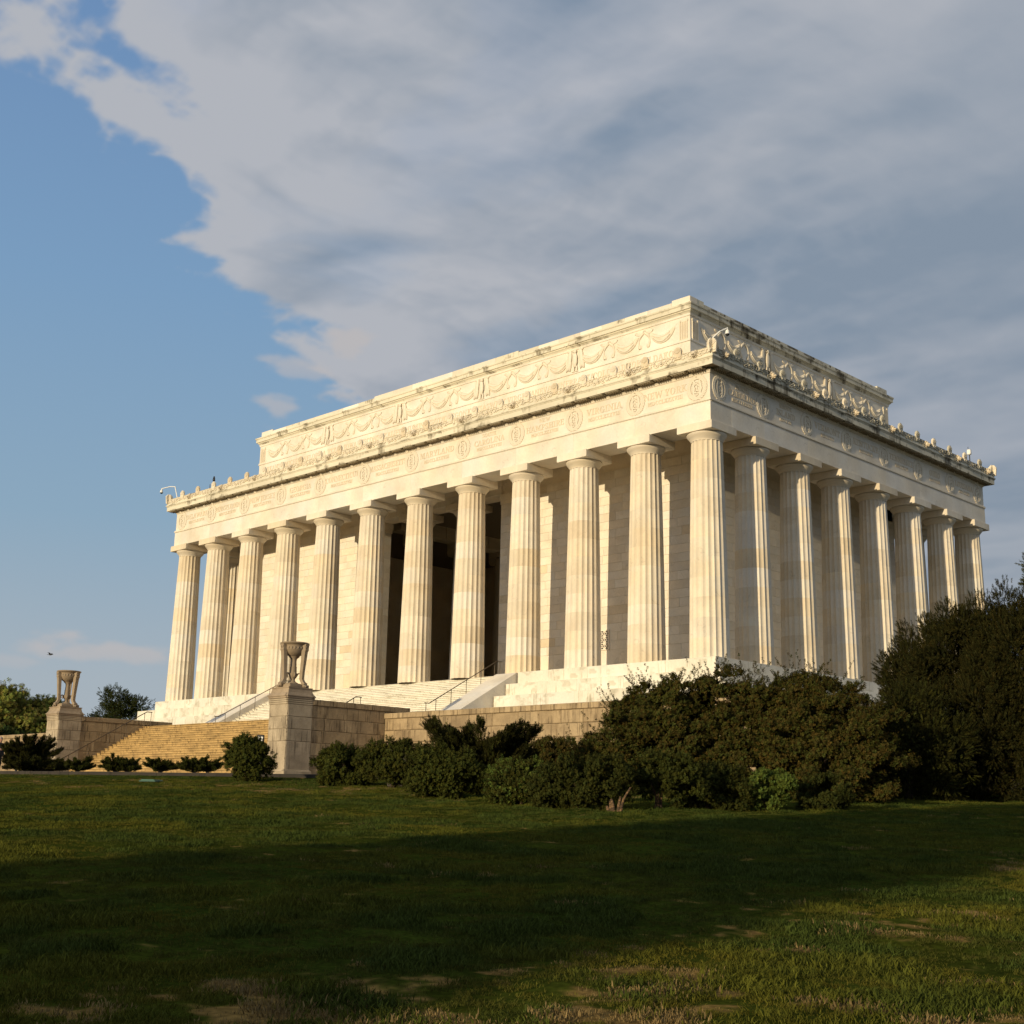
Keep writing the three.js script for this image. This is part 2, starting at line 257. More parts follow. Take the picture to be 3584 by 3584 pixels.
{ // kerb of granite lengths round the plaza; the stretch in view is stone by stone
  const kerb = new THREE.Group(); kerb.name = 'kerb'; kerb.userData.kind = 'structure'; scene.add(kerb); const r = rng(5);
  const mid = Math.atan2(58.7 - CZ, 42.4 - CX), step = 2.4 / RK;
  for (let a = mid - 1.1; a < mid + 1.5; a += step) {
    const q = new QB(4, r(), r()), c = Math.cos, s = Math.sin, P = (ang, rr, y) => [CX + c(ang) * rr, y, CZ + s(ang) * rr], b = a + step * 0.994, y0 = -7.5, y1 = -7.1 + (r() - 0.5) * 0.012, ra = 49.78, rb = 50.0;
    q.quad(P(b, rb, y0), P(a, rb, y0), P(a, rb, y1 - 0.02), P(b, rb, y1 - 0.02)); q.quad(P(b, rb, y1 - 0.02), P(a, rb, y1 - 0.02), P(a, rb - 0.02, y1), P(b, rb - 0.02, y1));
    q.quad(P(b, rb - 0.02, y1), P(a, rb - 0.02, y1), P(a, ra, y1), P(b, ra, y1)); q.quad(P(a, ra, y0), P(b, ra, y0), P(b, ra, y1), P(a, ra, y1)); q.quad(P(a, ra, y0), P(a, rb, y0), P(a, rb, y1 - 0.02), P(a, ra, y1)); q.quad(P(b, rb, y0), P(b, ra, y0), P(b, ra, y1), P(b, rb, y1 - 0.02));
    part('kerb_stone', q.geo(), M.kerb, kerb);
  }
}

// ================================================================ the temple
const XC = [-55.11, -50.622, -45.681, -40.632, -35.514, -30.21, -24.897, -19.593, -14.475, -9.426, -4.485, 0];   // column axes along the long front
const ZC = [0, -4.398, -9.25, -14.089, -18.94, -23.779, -28.631, -33.03];                                           // and along the short side
const XL = XC[0], ZB = ZC[7], ZM = ZB / 2, XM = XL / 2;
const temple = thing('marble_temple', 'white marble temple with fluted columns, carved frieze and flat attic', 'temple');

{ // ---- stepped base: three tall steps of marble blocks, broken on the front by the stairs
  const base = sub('stepped_base', temple), r = rng(11), steps = [[1.39, 0, -0.82], [2.41, -0.82, -1.64], [3.43, -1.64, -3.2]];
  const core = [boxGeo(XL - 1.2, 1.2, -3.3, -0.02, ZB - 1.2, 0.35, 6), boxGeo(-13.75, 2.2, -3.3, -0.84, ZB - 2.2, 2.2, 6), boxGeo(XL - 2.2, -41.36, -3.3, -0.84, ZB - 2.2, 2.2, 6), boxGeo(-13.75, 3.2, -3.3, -1.66, ZB - 3.2, 3.2, 6), boxGeo(XL - 3.2, -41.36, -3.3, -1.66, ZB - 3.2, 3.2, 6)];
  part('base_core', joined(core), M.step[0], base);
  part('floor_slab', boxGeo(XL - 1.3, 1.3, -0.3, -0.004, ZB - 1.3, 0.5, 6), M.step[1], base);
  for (const [o, y1, y0] of steps) {
    const run = (x, z, len, turn, n) => {                        // a course of n stones starting at (x, z), running along local +x
      let s = 0; const w = []; for (let k = 0; k < n; k++) w.push(0.8 + r() * 0.4); const sum = w.reduce((a, b) => a + b);
      for (let k = 0; k < n; k++) { const L = (w[k] / sum) * len; part('step_block', new QB(6, r(), r()).stone(L - 0.004, y1 - y0, 1.1, 0.012).geo(), pick(M.step, r), base, [x + s * Math.cos(turn), y0, z - s * Math.sin(turn)], turn); s += L; }
    };
    run(-13.55, o, o + 13.55, 0, 5); run(XL - o, o, -41.56 - XL + o, 0, 5); run(o, o - 1.1, o * 2 - ZB - 2.2, Math.PI / 2, 12); run(XL - o, ZB - o + 1.1, o * 2 - ZB - 2.2, -Math.PI / 2, 12);
    run(o, ZB - o, o * 2 - XL, Math.PI, 19);
  }
}
{ // ---- white stairs up through the base, between sloping side slabs
  const st = sub('marble_stairs', temple), r = rng(12), N = 21, h = 3.2 / N, t = 0.283;
  for (let k = 0; k < N; k++) { // k = 0 is the top tread
    const y1 = -k * h - (k ? 0 : 0.002), z1 = 0.56 + k * t; let x = -39.62;
    part('stair_tread', new QB(6, r(), r()).box(-39.6, -15.5, y1 - h * 1.6, y1 - 0.045, z1 - t - 0.25, z1 - 0.05).box(-39.598, -15.502, y1 - 0.032, y1, z1 - t - 0.25, z1).geo(), pick(M.step, r), st);
  }
  for (const s of [-1, 1]) {
    const xa = s > 0 ? -15.48 : -41.42, xb = s > 0 ? -13.68 : -39.62, q = new QB(6, r(), r()), S = [[1.38, -0.045], [6.9, -3.08]];
    const prof = [[0.3, -0.02], [1.38, -0.02], [7.05, -3.14], [7.05, -3.2], [0.3, -3.2]];
    for (const x of [xa, xb]) { const f = prof.map(([z, y]) => [x, y, z]); if (x === xb) { q.quad(f[4], f[1], f[0], f[4]); q.quad(f[1], f[4], f[3], f[2]); } else { q.quad(f[0], f[1], f[4], f[4]); q.quad(f[2], f[3], f[4], f[1]); } }
    for (let k = 0; k < 3; k++) { const [z0, y0] = prof[k], [z1, y1] = prof[k + 1]; q.quad([xa, y1, z1], [xb, y1, z1], [xb, y0, z0], [xa, y0, z0]); }
    part('side_slab', q.geo(), M.marble[4], st);
  }
}

// ---- columns: eleven fluted drums, echinus and abacus
const SH = 12.55, ND = 11, ringAt = (y) => 1.13 - 0.225 * (y / SH) + 0.018 * Math.sin((y / SH) * Math.PI);
function drumGeo(k) {
  const y0 = (k * SH) / ND, y1 = ((k + 1) * SH) / ND, F = 20, S = 6, n = F * S, rows = [[0, -0.012], [0.012, 0], [y1 - y0 - 0.012, 0], [y1 - y0, -0.012]], p = [], nn = [], uv = [], ix = [];
  for (const [dy, dr] of rows) for (let i = 0; i < n; i++) for (const side of [0, 1]) {   // two vertices at every point so that arrises stay crisp
    const a0 = (i / n) * Math.PI * 2, fl = Math.floor((side ? i - 0.5 : i + 0.5) / S), rr = (ang) => { const t = (ang / (Math.PI * 2)) * F - fl, Rr = ringAt(y0 + dy) + dr; return Rr * (1 - 0.062 * Math.sin(Math.PI * t) ** 0.9 * 1); };
    const e = 0.0006, sgn = side ? -1 : 1, sa = (ang) => { const t = Math.min(1, Math.max(0, (ang / (Math.PI * 2)) * F - fl)), Rr = ringAt(y0 + dy) + dr; return Rr * (1 - 0.062 * Math.sin(Math.PI * t)); };
    const rA = sa(a0), rB = sa(a0 + sgn * e), dx = (rB * Math.cos(a0 + sgn * e) - rA * Math.cos(a0)) * sgn, dz = (rB * Math.sin(a0 + sgn * e) - rA * Math.sin(a0)) * sgn, L = Math.hypot(dx, dz);
    p.push(Math.cos(a0) * rA, dy, Math.sin(a0) * rA); nn.push(dz / L, 0.05, -dx / L); uv.push(a0 * 1.1 / 6 + k * 0.31, (y0 + dy) / 6 + k * 0.17);
  }
  for (let row = 0; row < 3; row++) for (let i = 0; i < n; i++) { const j = (i + 1) % n, a = (row * n + i) * 2, b = (row * n + j) * 2 + 1, c = a + n * 2, d = b + n * 2; ix.push(a, c, b, b, c, d); }
  const g = new THREE.BufferGeometry(); g.setAttribute('position', new THREE.Float32BufferAttribute(p, 3)); g.setAttribute('normal', new THREE.Float32BufferAttribute(nn, 3)); g.setAttribute('uv', new THREE.Float32BufferAttribute(uv, 2)); g.setIndex(ix); return g;
}
const drums = Array.from({ length: ND }, (_, k) => drumGeo(k));
const echinus = new THREE.LatheGeometry([[0.905, -0.02], [0.91, 0.03], [0.945, 0.06], [0.95, 0.09], [1.02, 0.17], [1.10, 0.26], [1.155, 0.34], [1.172, 0.40], [1.15, 0.45], [0.4, 0.45]].map(([x, y]) => new THREE.Vector2(x, y)), 40);
const abacusGeo = cblock(2.46, 0.47, 2.46, 0.015);
const colRng = rng(31);
function column(x, z, parent, mats = null) {
  const c = sub('column', parent, [x, 0, z], Math.floor(colRng() * 20) * 0);
  for (let k = 0; k < ND; k++) { const m = mats ? mats : colRng() < 0.30 ? pick(M.tan, colRng) : pick(M.shaft, colRng); part('drum', drums[k], m, c, [0, (k * SH) / ND, 0], Math.PI * 2 / 20 * Math.floor(colRng() * 20)); }
  part('echinus', echinus, pick(M.shaft, colRng), c, [0, SH, 0]); part('abacus', abacusGeo, pick([M.marble[0], M.marble[1], M.marble[3], M.tan[2]], colRng), c, [0, 13.0, 0]);
}
for (const x of XC) column(x, 0, temple);
for (let k = 1; k < 8; k++) column(0, ZC[k], temple);
for (let k = 1; k < 8; k++) column(XL, ZC[k], temple);
for (let k = 1; k < 11; k++) column(XC[k], ZB, temple);

{ // ---- inner chamber: ashlar walls, wide doorway with two columns, dark hall behind
  const C0 = -3.9, xr = -3.9, xl = XL + 3.9, zb = ZB + 3.9, jr = -20.68, jl = -34.43, top = 14.7, wall = sub('chamber_wall', temple), r = rng(21);
  const core = [boxGeo(jr + 0.02, xr - 0.1, -0.02, top, -5.4, C0 - 0.1), boxGeo(xl + 0.1, jl - 0.02, -0.02, top, -5.4, C0 - 0.1), boxGeo(jl - 0.02, jr + 0.02, 13.52, top, -5.4, C0 - 0.1),
    boxGeo(xr - 1.4, xr - 0.1, -0.02, top, zb, -5.4), boxGeo(xl + 0.1, xl + 1.4, -0.02, top, zb, -5.4), boxGeo(xl + 0.1, xr - 0.1, -0.02, top, zb, zb + 1.3)];
  part('wall_core', joined(core), M.marble[1], wall);
  const rest = []; let made = 0;
  const ashlar = (x, z, len, turn, y0, y1, h, L, max, edges = 0.007) => {
    let y = y0, row = 0;
    while (y < y1 - 0.05) {
      const hh = row === 0 && h[0] ? h[0] : h[1], H = Math.min(hh, y1 - y); let s = 0, first = true; const rowOff = row % 2 ? 0.5 : 0;
      while (s < len - 0.01) {
        let w = L * (0.82 + r() * 0.36) * (first && rowOff ? 0.5 : 1); first = false; if (len - s - w < L * 0.45) w = len - s;
        const g = new QB(6, r() * 3, r() * 3).stone(w - 0.009, H - 0.009, 0.14, edges).geo(), m = r() < 0.05 ? M.tan[2] : pick(M.wall, r), px = x + s * Math.cos(turn), pz = z - s * Math.sin(turn);
        if (made < max) { part('wall_block', g, m, wall, [px, y, pz], turn); made++; } else rest.push(g.applyMatrix4(new THREE.Matrix4().makeRotationY(turn).setPosition(px, y, pz)));
        s += w;
      }
      y += H; row++;
    }
  };
  ashlar(jr, C0, xr - jr, 0, 0, 13.5, [1.73, 0.56], 1.75, 300);
  ashlar(xl, C0, jl - xl, 0, 0, 13.5, [1.73, 0.56], 1.75, 300);
  ashlar(xr, C0 - 0.14, C0 - zb - 0.14, Math.PI / 2, 0, 13.5, [1.73, 0.56], 1.75, 300);
  ashlar(jl, C0 - 0.14, 1.36, Math.PI / 2, 0, 13.5, [1.73, 0.56], 1.6, 300);
  ashlar(jl, C0 + 0.02, jr - jl, 0, 13.52, 14.7, [0, 0.6], 2.6, 300);
  const s = part('wall_blocks', joined(rest), M.wall[0], wall); s.userData.kind = 'stuff';
  // doorway caps
  for (const [x, sgn] of [[jl, -1], [jr, 1]]) { part('doorway_cap', boxGeo(Math.min(x, x + sgn * 1.3) - 0.09, Math.max(x, x + sgn * 1.3) + 0.09, 13.05, 13.5, -5.5, C0 + 0.08), M.marble[0], wall); part('doorway_neck', boxGeo(Math.min(x, x + sgn * 1.3) - 0.045, Math.max(x, x + sgn * 1.3) + 0.045, 12.75, 13.05, -5.45, C0 + 0.045), M.marble[1], wall); }
  column(-24.897, -4.75, temple); column(-30.21, -4.75, temple);
  // dark hall
  const hall = sub('inner_hall', temple);
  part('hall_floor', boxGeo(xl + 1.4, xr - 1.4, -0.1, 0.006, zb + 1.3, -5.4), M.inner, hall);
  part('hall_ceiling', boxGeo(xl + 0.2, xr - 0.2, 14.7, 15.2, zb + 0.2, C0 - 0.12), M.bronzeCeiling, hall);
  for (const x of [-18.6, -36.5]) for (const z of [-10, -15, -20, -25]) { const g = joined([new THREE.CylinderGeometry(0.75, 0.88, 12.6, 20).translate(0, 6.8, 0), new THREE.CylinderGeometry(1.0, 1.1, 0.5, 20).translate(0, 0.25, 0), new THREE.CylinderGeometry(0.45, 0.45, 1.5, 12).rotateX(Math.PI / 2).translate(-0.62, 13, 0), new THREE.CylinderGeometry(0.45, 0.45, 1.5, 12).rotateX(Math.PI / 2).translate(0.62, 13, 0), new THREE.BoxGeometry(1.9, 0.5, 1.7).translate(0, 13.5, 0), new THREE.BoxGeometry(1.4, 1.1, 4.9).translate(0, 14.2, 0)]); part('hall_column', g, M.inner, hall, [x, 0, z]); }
  // pierced stone grille beside the column
  const bars = []; for (const x of [0, 0.37, 0.74]) bars.push(boxGeo(x - 0.03, x + 0.03, 0, 1.24, -0.05, 0.03)); for (let k = 0; k <= 3; k++) bars.push(boxGeo(-0.03, 0.77, k * 0.405 - 0.02, k * 0.405 + 0.035, -0.05, 0.026));
  for (let k = 0; k < 3; k++) for (let c = 0; c < 2; c++) for (const s2 of [-1, 1]) bars.push(moved(boxGeo(-0.27, 0.27, -0.024, 0.024, -0.05, 0.02), c * 0.37 + 0.185, k * 0.405 + 0.21, 0, 1, 1, 1, s2 * 0.83));
  part('grille', joined(bars), M.marble[2], temple, [-11.36, 1.76, C0 + 0.035]);
  part('grille_painted_dark', boxGeo(-11.36, -10.62, 1.78, 2.99, C0 - 0.02, C0 + 0.004), M.black, temple);  // black panel on the solid wall: darkness behind the bars painted in
}

// ---- ceiling of the colonnade and roof
part('colonnade_ceiling', mould(XL, 0, ZB, 0, [[-0.9, 14.55], [-4.0, 14.55], [-4.0, 14.75], [-0.9, 14.75]]), M.marble[1], temple);
part('roof_slab', mould(XL, 0, ZB, 0, [[1.5, 17.22], [-4.2, 17.30]]), M.soot, temple);

{ // ---- entablature
  const ent = sub('entablature', temple), r = rng(41);
  const face = (list, sign, z0, turn) => list;
  const beams = (axes, along, at, turn, flip) => { for (let k = 0; k + 1 < axes.length; k++) { let a = axes[k], b = axes[k + 1]; const o = 1.04; if (k === 0) a += (a > b ? o : -o); if (k + 2 === axes.length) b += (a > b ? -o : o); const len = Math.abs(b - a), m = pick([M.marble[0], M.marble[2], M.marble[4], M.marble[3]], r), g = cblock(len - 0.004, 1.24, 2.08, 0.008, 6, r(), r()); part('architrave_block', g, m, ent, along === 'x' ? [(a + b) / 2, 13.48, at] : [at, 13.48, (a + b) / 2], turn); } };
  beams(XC, 'x', 0, 0); beams(XC, 'x', ZB, 0);
  const zIn = ZC.slice(); zIn[0] -= 2.08; zIn[7] += 2.08;
  beams(zIn, 'z', 0, Math.PI / 2); beams(zIn, 'z', XL, Math.PI / 2);
  part('taenia', mould(XL, 0, ZB, 0, [[0.9, 14.72], [1.10, 14.72], [1.10, 14.80], [1.075, 14.82], [1.075, 14.86], [0.9, 14.86]]), M.marble[3], ent);
  { // bead course under the frieze
    const bead = new THREE.SphereGeometry(0.036, 6, 4), list = []; for (let x = XL - 1.0; x < 1.0; x += 0.115) list.push(moved(bead, x, 14.70, 1.06)); for (let z = ZB - 1.0; z < 1.0; z += 0.115) list.push(moved(bead, 1.06, 14.70, z));
    const m = part('bead_course', joined(list), M.carved, ent); m.userData.kind = 'stuff';
  }
  part('frieze', mould(XL, 0, ZB, 0, [[1.0, 14.86], [1.0, 16.42]]), M.marble[0], ent);
  part('bed_moulding', mould(XL, 0, ZB, 0, [[1.0, 16.36], [1.05, 16.38], [1.07, 16.46], [1.12, 16.50], [1.12, 16.62]]), M.marble[3], ent);
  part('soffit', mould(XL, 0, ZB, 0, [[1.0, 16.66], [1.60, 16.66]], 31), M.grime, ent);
  for (const SD of [[0, 3], [1, 2]]) part('corona', mould(XL, 0, ZB, 0, [[1.60, 16.66], [1.60, 16.60], [1.66, 16.60], [1.66, 16.93], [1.69, 16.95], [1.69, 16.99], [1.73, 17.02]], 31, SD), SD[0] ? M.sootSide : M.soot, ent);
  for (const SD of [[0, 3], [1, 2]]) part('gutter_fascia', mould(XL, 0, ZB, 0, [[1.73, 17.02], [1.75, 17.06], [1.75, 17.10], [1.70, 17.12], [1.66, 17.22], [1.66, 17.58], [1.70, 17.62], [1.62, 17.63], [1.5, 17.63], [1.5, 17.2]], 31, SD), SD[0] ? M.sootSide : M.soot, ent);
  { // mutules with pegs under the overhang
    const peg = new THREE.CylinderGeometry(0.035, 0.045, 0.07, 6), blk = joined([new THREE.BoxGeometry(1.0, 0.10, 0.48)]), pegs = [], add = (n, f) => { for (let k = 0; k < n; k++) f(k); };
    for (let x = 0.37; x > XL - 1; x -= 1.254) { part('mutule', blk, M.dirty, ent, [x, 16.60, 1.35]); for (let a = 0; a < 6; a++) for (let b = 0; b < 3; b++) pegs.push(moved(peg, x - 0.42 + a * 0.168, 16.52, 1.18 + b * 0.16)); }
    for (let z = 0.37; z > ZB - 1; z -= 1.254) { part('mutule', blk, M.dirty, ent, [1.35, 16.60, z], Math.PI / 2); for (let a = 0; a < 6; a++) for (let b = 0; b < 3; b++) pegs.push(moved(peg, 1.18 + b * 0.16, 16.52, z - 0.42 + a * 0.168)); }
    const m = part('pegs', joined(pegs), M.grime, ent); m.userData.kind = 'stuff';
  }
  // wreaths over the columns: two rings of leaves tied with a ribbon
  const leaf = new THREE.SphereGeometry(1, 6, 4), wl = [];
  for (let k = 0; k < 26; k++) { const a = (k / 26) * Math.PI * 2, s = Math.sin(a) > -2 ? (Math.cos(a) > 0 ? 1 : -1) : 1; wl.push(moved(leaf, Math.cos(a) * 0.52, Math.sin(a) * 0.58, 0.03, 0.075, 0.19, 0.05, a + s * 0.5)); wl.push(moved(leaf, Math.cos(a + 0.1) * 0.65, Math.sin(a + 0.1) * 0.70, 0.02, 0.065, 0.18, 0.045, a - Math.PI / 2 + (s > 0 ? 1.2 : 1.9))); }
  for (let k = 0; k < 8; k++) { const t = k / 7; wl.push(moved(leaf, -0.20 + t * 0.03 - Math.sin(t * 3) * 0.08, -0.42 + t * 0.75, 0.03, 0.085, 0.15, 0.05, 0.5)); wl.push(moved(leaf, 0.20 - t * 0.03 + Math.sin(t * 3) * 0.08, -0.42 + t * 0.75, 0.03, 0.085, 0.15, 0.05, -0.5)); }
  for (let k = 0; k < 16; k++) { const a = k * 2.4, q = 0.09 * Math.sqrt(k); wl.push(moved(leaf, Math.cos(a) * q, Math.sin(a) * q * 1.2 - 0.02, 0.02, 0.07, 0.14, 0.045, a)); }
  wl.push(moved(leaf, -0.25, -0.72, 0.02, 0.16, 0.04, 0.03, 0.5), moved(leaf, 0.25, -0.72, 0.02, 0.16, 0.04, 0.03, -0.5));
  const wreath = joined(wl); wreath.scale(1, 1, 0.75);
  for (const x of XC) part('wreath', wreath, M.carved, ent, [x + (x === 0 ? 0.08 : x === XL ? -0.08 : 0), 15.64, 1.0]);
  for (const z of ZC) part('wreath', wreath, M.carved, ent, [1.0, 15.64, z + (z === 0 ? 0.08 : 0)], Math.PI / 2);
  // crest: palmette antefixes with scrolls, lion heads and rosettes between them
  const pal = new THREE.Shape(); pal.moveTo(-0.2, 0); { const N = 24; for (let k = 0; k <= N; k++) { const a = Math.PI * (1 - k / N), rr = 1 + 0.07 * Math.abs(Math.sin(a * 4.5)); pal.lineTo(Math.cos(a) * 0.24 * rr, 0.40 + Math.sin(a) * 0.30 * rr); } } pal.lineTo(0.2, 0);
  const palG = new THREE.ExtrudeGeometry(pal, { depth: 0.07, bevelEnabled: true, bevelThickness: 0.035, bevelSize: 0.025, bevelSegments: 2, curveSegments: 6 });
  const ribs = []; for (let k = -3; k <= 3; k++) ribs.push(moved(leaf, Math.sin(k * 0.3) * 0.2, 0.36 + Math.cos(k * 0.3) * 0.14, 0.11, 0.028, 0.19, 0.035, -k * 0.3)); ribs.push(moved(leaf, -0.13, 0.12, 0.1, 0.09, 0.07, 0.05), moved(leaf, 0.13, 0.12, 0.1, 0.09, 0.07, 0.05));
  const antefix = joined([palG, ...ribs]); antefix.translate(0, 0, -0.05);
  const tor = (rad, t, arc = Math.PI * 1.6) => new THREE.TorusGeometry(rad, t, 5, 12, arc);
  const scroll = (kind) => { const l = []; for (const s of [-1, 1]) { l.push(moved(tor(0.15, 0.04), s * 0.36, 0.2, 0, 1, 1, 1, s > 0 ? 0.5 : 2.2), moved(leaf, s * 0.36, 0.2, 0.01, 0.06, 0.06, 0.05), moved(tor(0.11, 0.035), s * 0.68, 0.25, 0, 1, 1, 1, s > 0 ? 3.4 : 5.6), moved(leaf, s * 0.90, 0.16, 0, 0.10, 0.05, 0.04, s * 0.7), moved(leaf, s * 0.52, 0.38, 0, 0.10, 0.045, 0.04, -s * 0.6), moved(leaf, s * 0.85, 0.36, 0, 0.11, 0.045, 0.04, s * 0.5), moved(tor(0.07, 0.03), s * 1.03, 0.3, 0, 1, 1, 1, 1)); }
    if (kind) l.push(moved(tor(0.14, 0.04, Math.PI * 2), 0, 0.24, 0), moved(leaf, 0, 0.24, 0.02, 0.08, 0.08, 0.07)); return joined(l); };
  const scrollLion = scroll(0), scrollRose = scroll(1);
  const lion = (() => { const l = [moved(leaf, 0, 0.24, 0.08, 0.17, 0.19, 0.17), moved(leaf, 0, 0.20, 0.24, 0.10, 0.075, 0.11), moved(leaf, 0, 0.08, 0.2, 0.07, 0.04, 0.08), moved(leaf, -0.09, 0.30, 0.19, 0.05, 0.03, 0.04), moved(leaf, 0.09, 0.30, 0.19, 0.05, 0.03, 0.04), moved(leaf, -0.14, 0.40, 0.08, 0.05, 0.06, 0.04), moved(leaf, 0.14, 0.40, 0.08, 0.05, 0.06, 0.04)]; for (let k = 0; k < 12; k++) { const a = (k / 12) * Math.PI * 2; l.push(moved(leaf, Math.cos(a) * 0.19, 0.24 + Math.sin(a) * 0.2, 0.03, 0.07, 0.035, 0.06, a)); } return joined(l); })();
  const crest = (n, x0, z0, dx, dz, turn) => {
    for (let k = 0; k < n; k++) { const px = x0 + dx * (k + 0.5), pz = z0 + dz * (k + 0.5); part('scroll_relief', k % 2 ? scrollRose : scrollLion, dz ? M.sootSide : M.carved, ent, [px, 17.17, pz], turn); if (k % 2 === 0) part('lion_head', lion, M.tan[2], ent, [px, 17.17, pz], turn); if (k > 0) part('antefix', antefix, pick(dz ? [M.carved, M.tan[1], M.sootSide, M.sootSide] : [M.carved, M.tan[1], M.tan[0], M.carved], r), ent, [x0 + dx * k, 17.38, z0 + dz * k], turn); }
  };
  crest(24, 1.68, 1.68, (XL - 3.36) / 24, 0, 0); crest(15, 1.68, 1.68, 0, (ZB - 3.36) / 15, Math.PI / 2); crest(15, XL - 1.68, 1.68, 0, (ZB - 3.36) / 15, -Math.PI / 2);
  const corner = joined([moved(antefix, 0, 0, -0.02, 1.25, 1.15, 1), moved(antefix, 0, 0, 0, 1.25, 1.15, 1, 0, Math.PI / 2)]);
  for (const [x, z] of [[1.58, 1.58], [XL - 1.58, 1.58], [1.58, ZB - 1.58]]) part('corner_palmette', corner, M.carved, ent, [x, 17.3, z], z < -5 ? 0 : x < -5 ? -Math.PI / 2 : 0);
}

const font = await new FontLoader().loadAsync('fonts/droid/droid_serif_bold.typeface.json');
function lettering(lines, depth = 0.03) {                        // [[text, size, baseline y], ...] centred on x
  const l = lines.map(([t, s, y, sx = 1]) => { const g = new TextGeometry(t, { font, size: s, depth, curveSegments: 2 }); g.computeBoundingBox(); const w = g.boundingBox.max.x - g.boundingBox.min.x; return g.scale(sx, 1, 1).translate((-w * sx) / 2, y, 0); });
  return joined(l);
}
{ // ---- names and dates cut in the frieze
  const ent = temple.getObjectByName('entablature');
  const front = [['DELAWARE', 'MDCCLXXXVII'], ['PENNSYLVANIA', 'MDCCLXXXVII'], ['NEW JERSEY', 'MDCCLXXXVII'], ['GEORGIA', 'MDCCLXXXVIII'], ['CONNECTICUT', 'MDCCLXXXVIII'], ['MASSACHUSETTS', 'MDCCLXXXVIII'], ['MARYLAND', 'MDCCLXXXVIII'], ['SOUTH|CAROLINA', 'MDCCLXXXVIII'], ['NEW|HAMPSHIRE', 'MDCCLXXXVIII'], ['VIRGINIA', 'MDCCLXXXVIII'], ['NEW YORK', 'MDCCLXXXVIII']];
  const side = [['NORTH|CAROLINA', 'MDCCLXXXIX'], ['RHODE|ISLAND', 'MDCCXC'], ['VERMONT', 'MDCCXCI'], ['KENTUCKY', 'MDCCXCII'], ['TENNESSEE', 'MDCCXCVI'], ['OHIO', 'MDCCCIII'], ['LOUISIANA', 'MDCCCXII']];
  const put = ([n, d], x, z, turn, w) => { const two = n.split('|'), fit = (t, s) => Math.min(1, w / (t.length * s * 0.80)); const L = two.length > 1 ? [[two[0], 0.27, 16.0, fit(two[0], 0.27)], [two[1], 0.38, 15.50, fit(two[1], 0.38)], [d, 0.22, 15.16, fit(d, 0.22)]] : [[n, 0.42, 15.62, fit(n, 0.42)], [d, 0.24, 15.22, fit(d, 0.24)]]; part('inscription', lettering(L, 0.025), M.letter, ent, [x, 0, z], turn); };
  for (let k = 0; k < 11; k++) put(front[k], (XC[k] + XC[k + 1]) / 2, 0.998, 0, XC[k + 1] - XC[k] - 1.9);
  for (let k = 0; k < 7; k++) put(side[k], 0.998, (ZC[k] + ZC[k + 1]) / 2, Math.PI / 2, ZC[k] - ZC[k + 1] - 1.9);
}
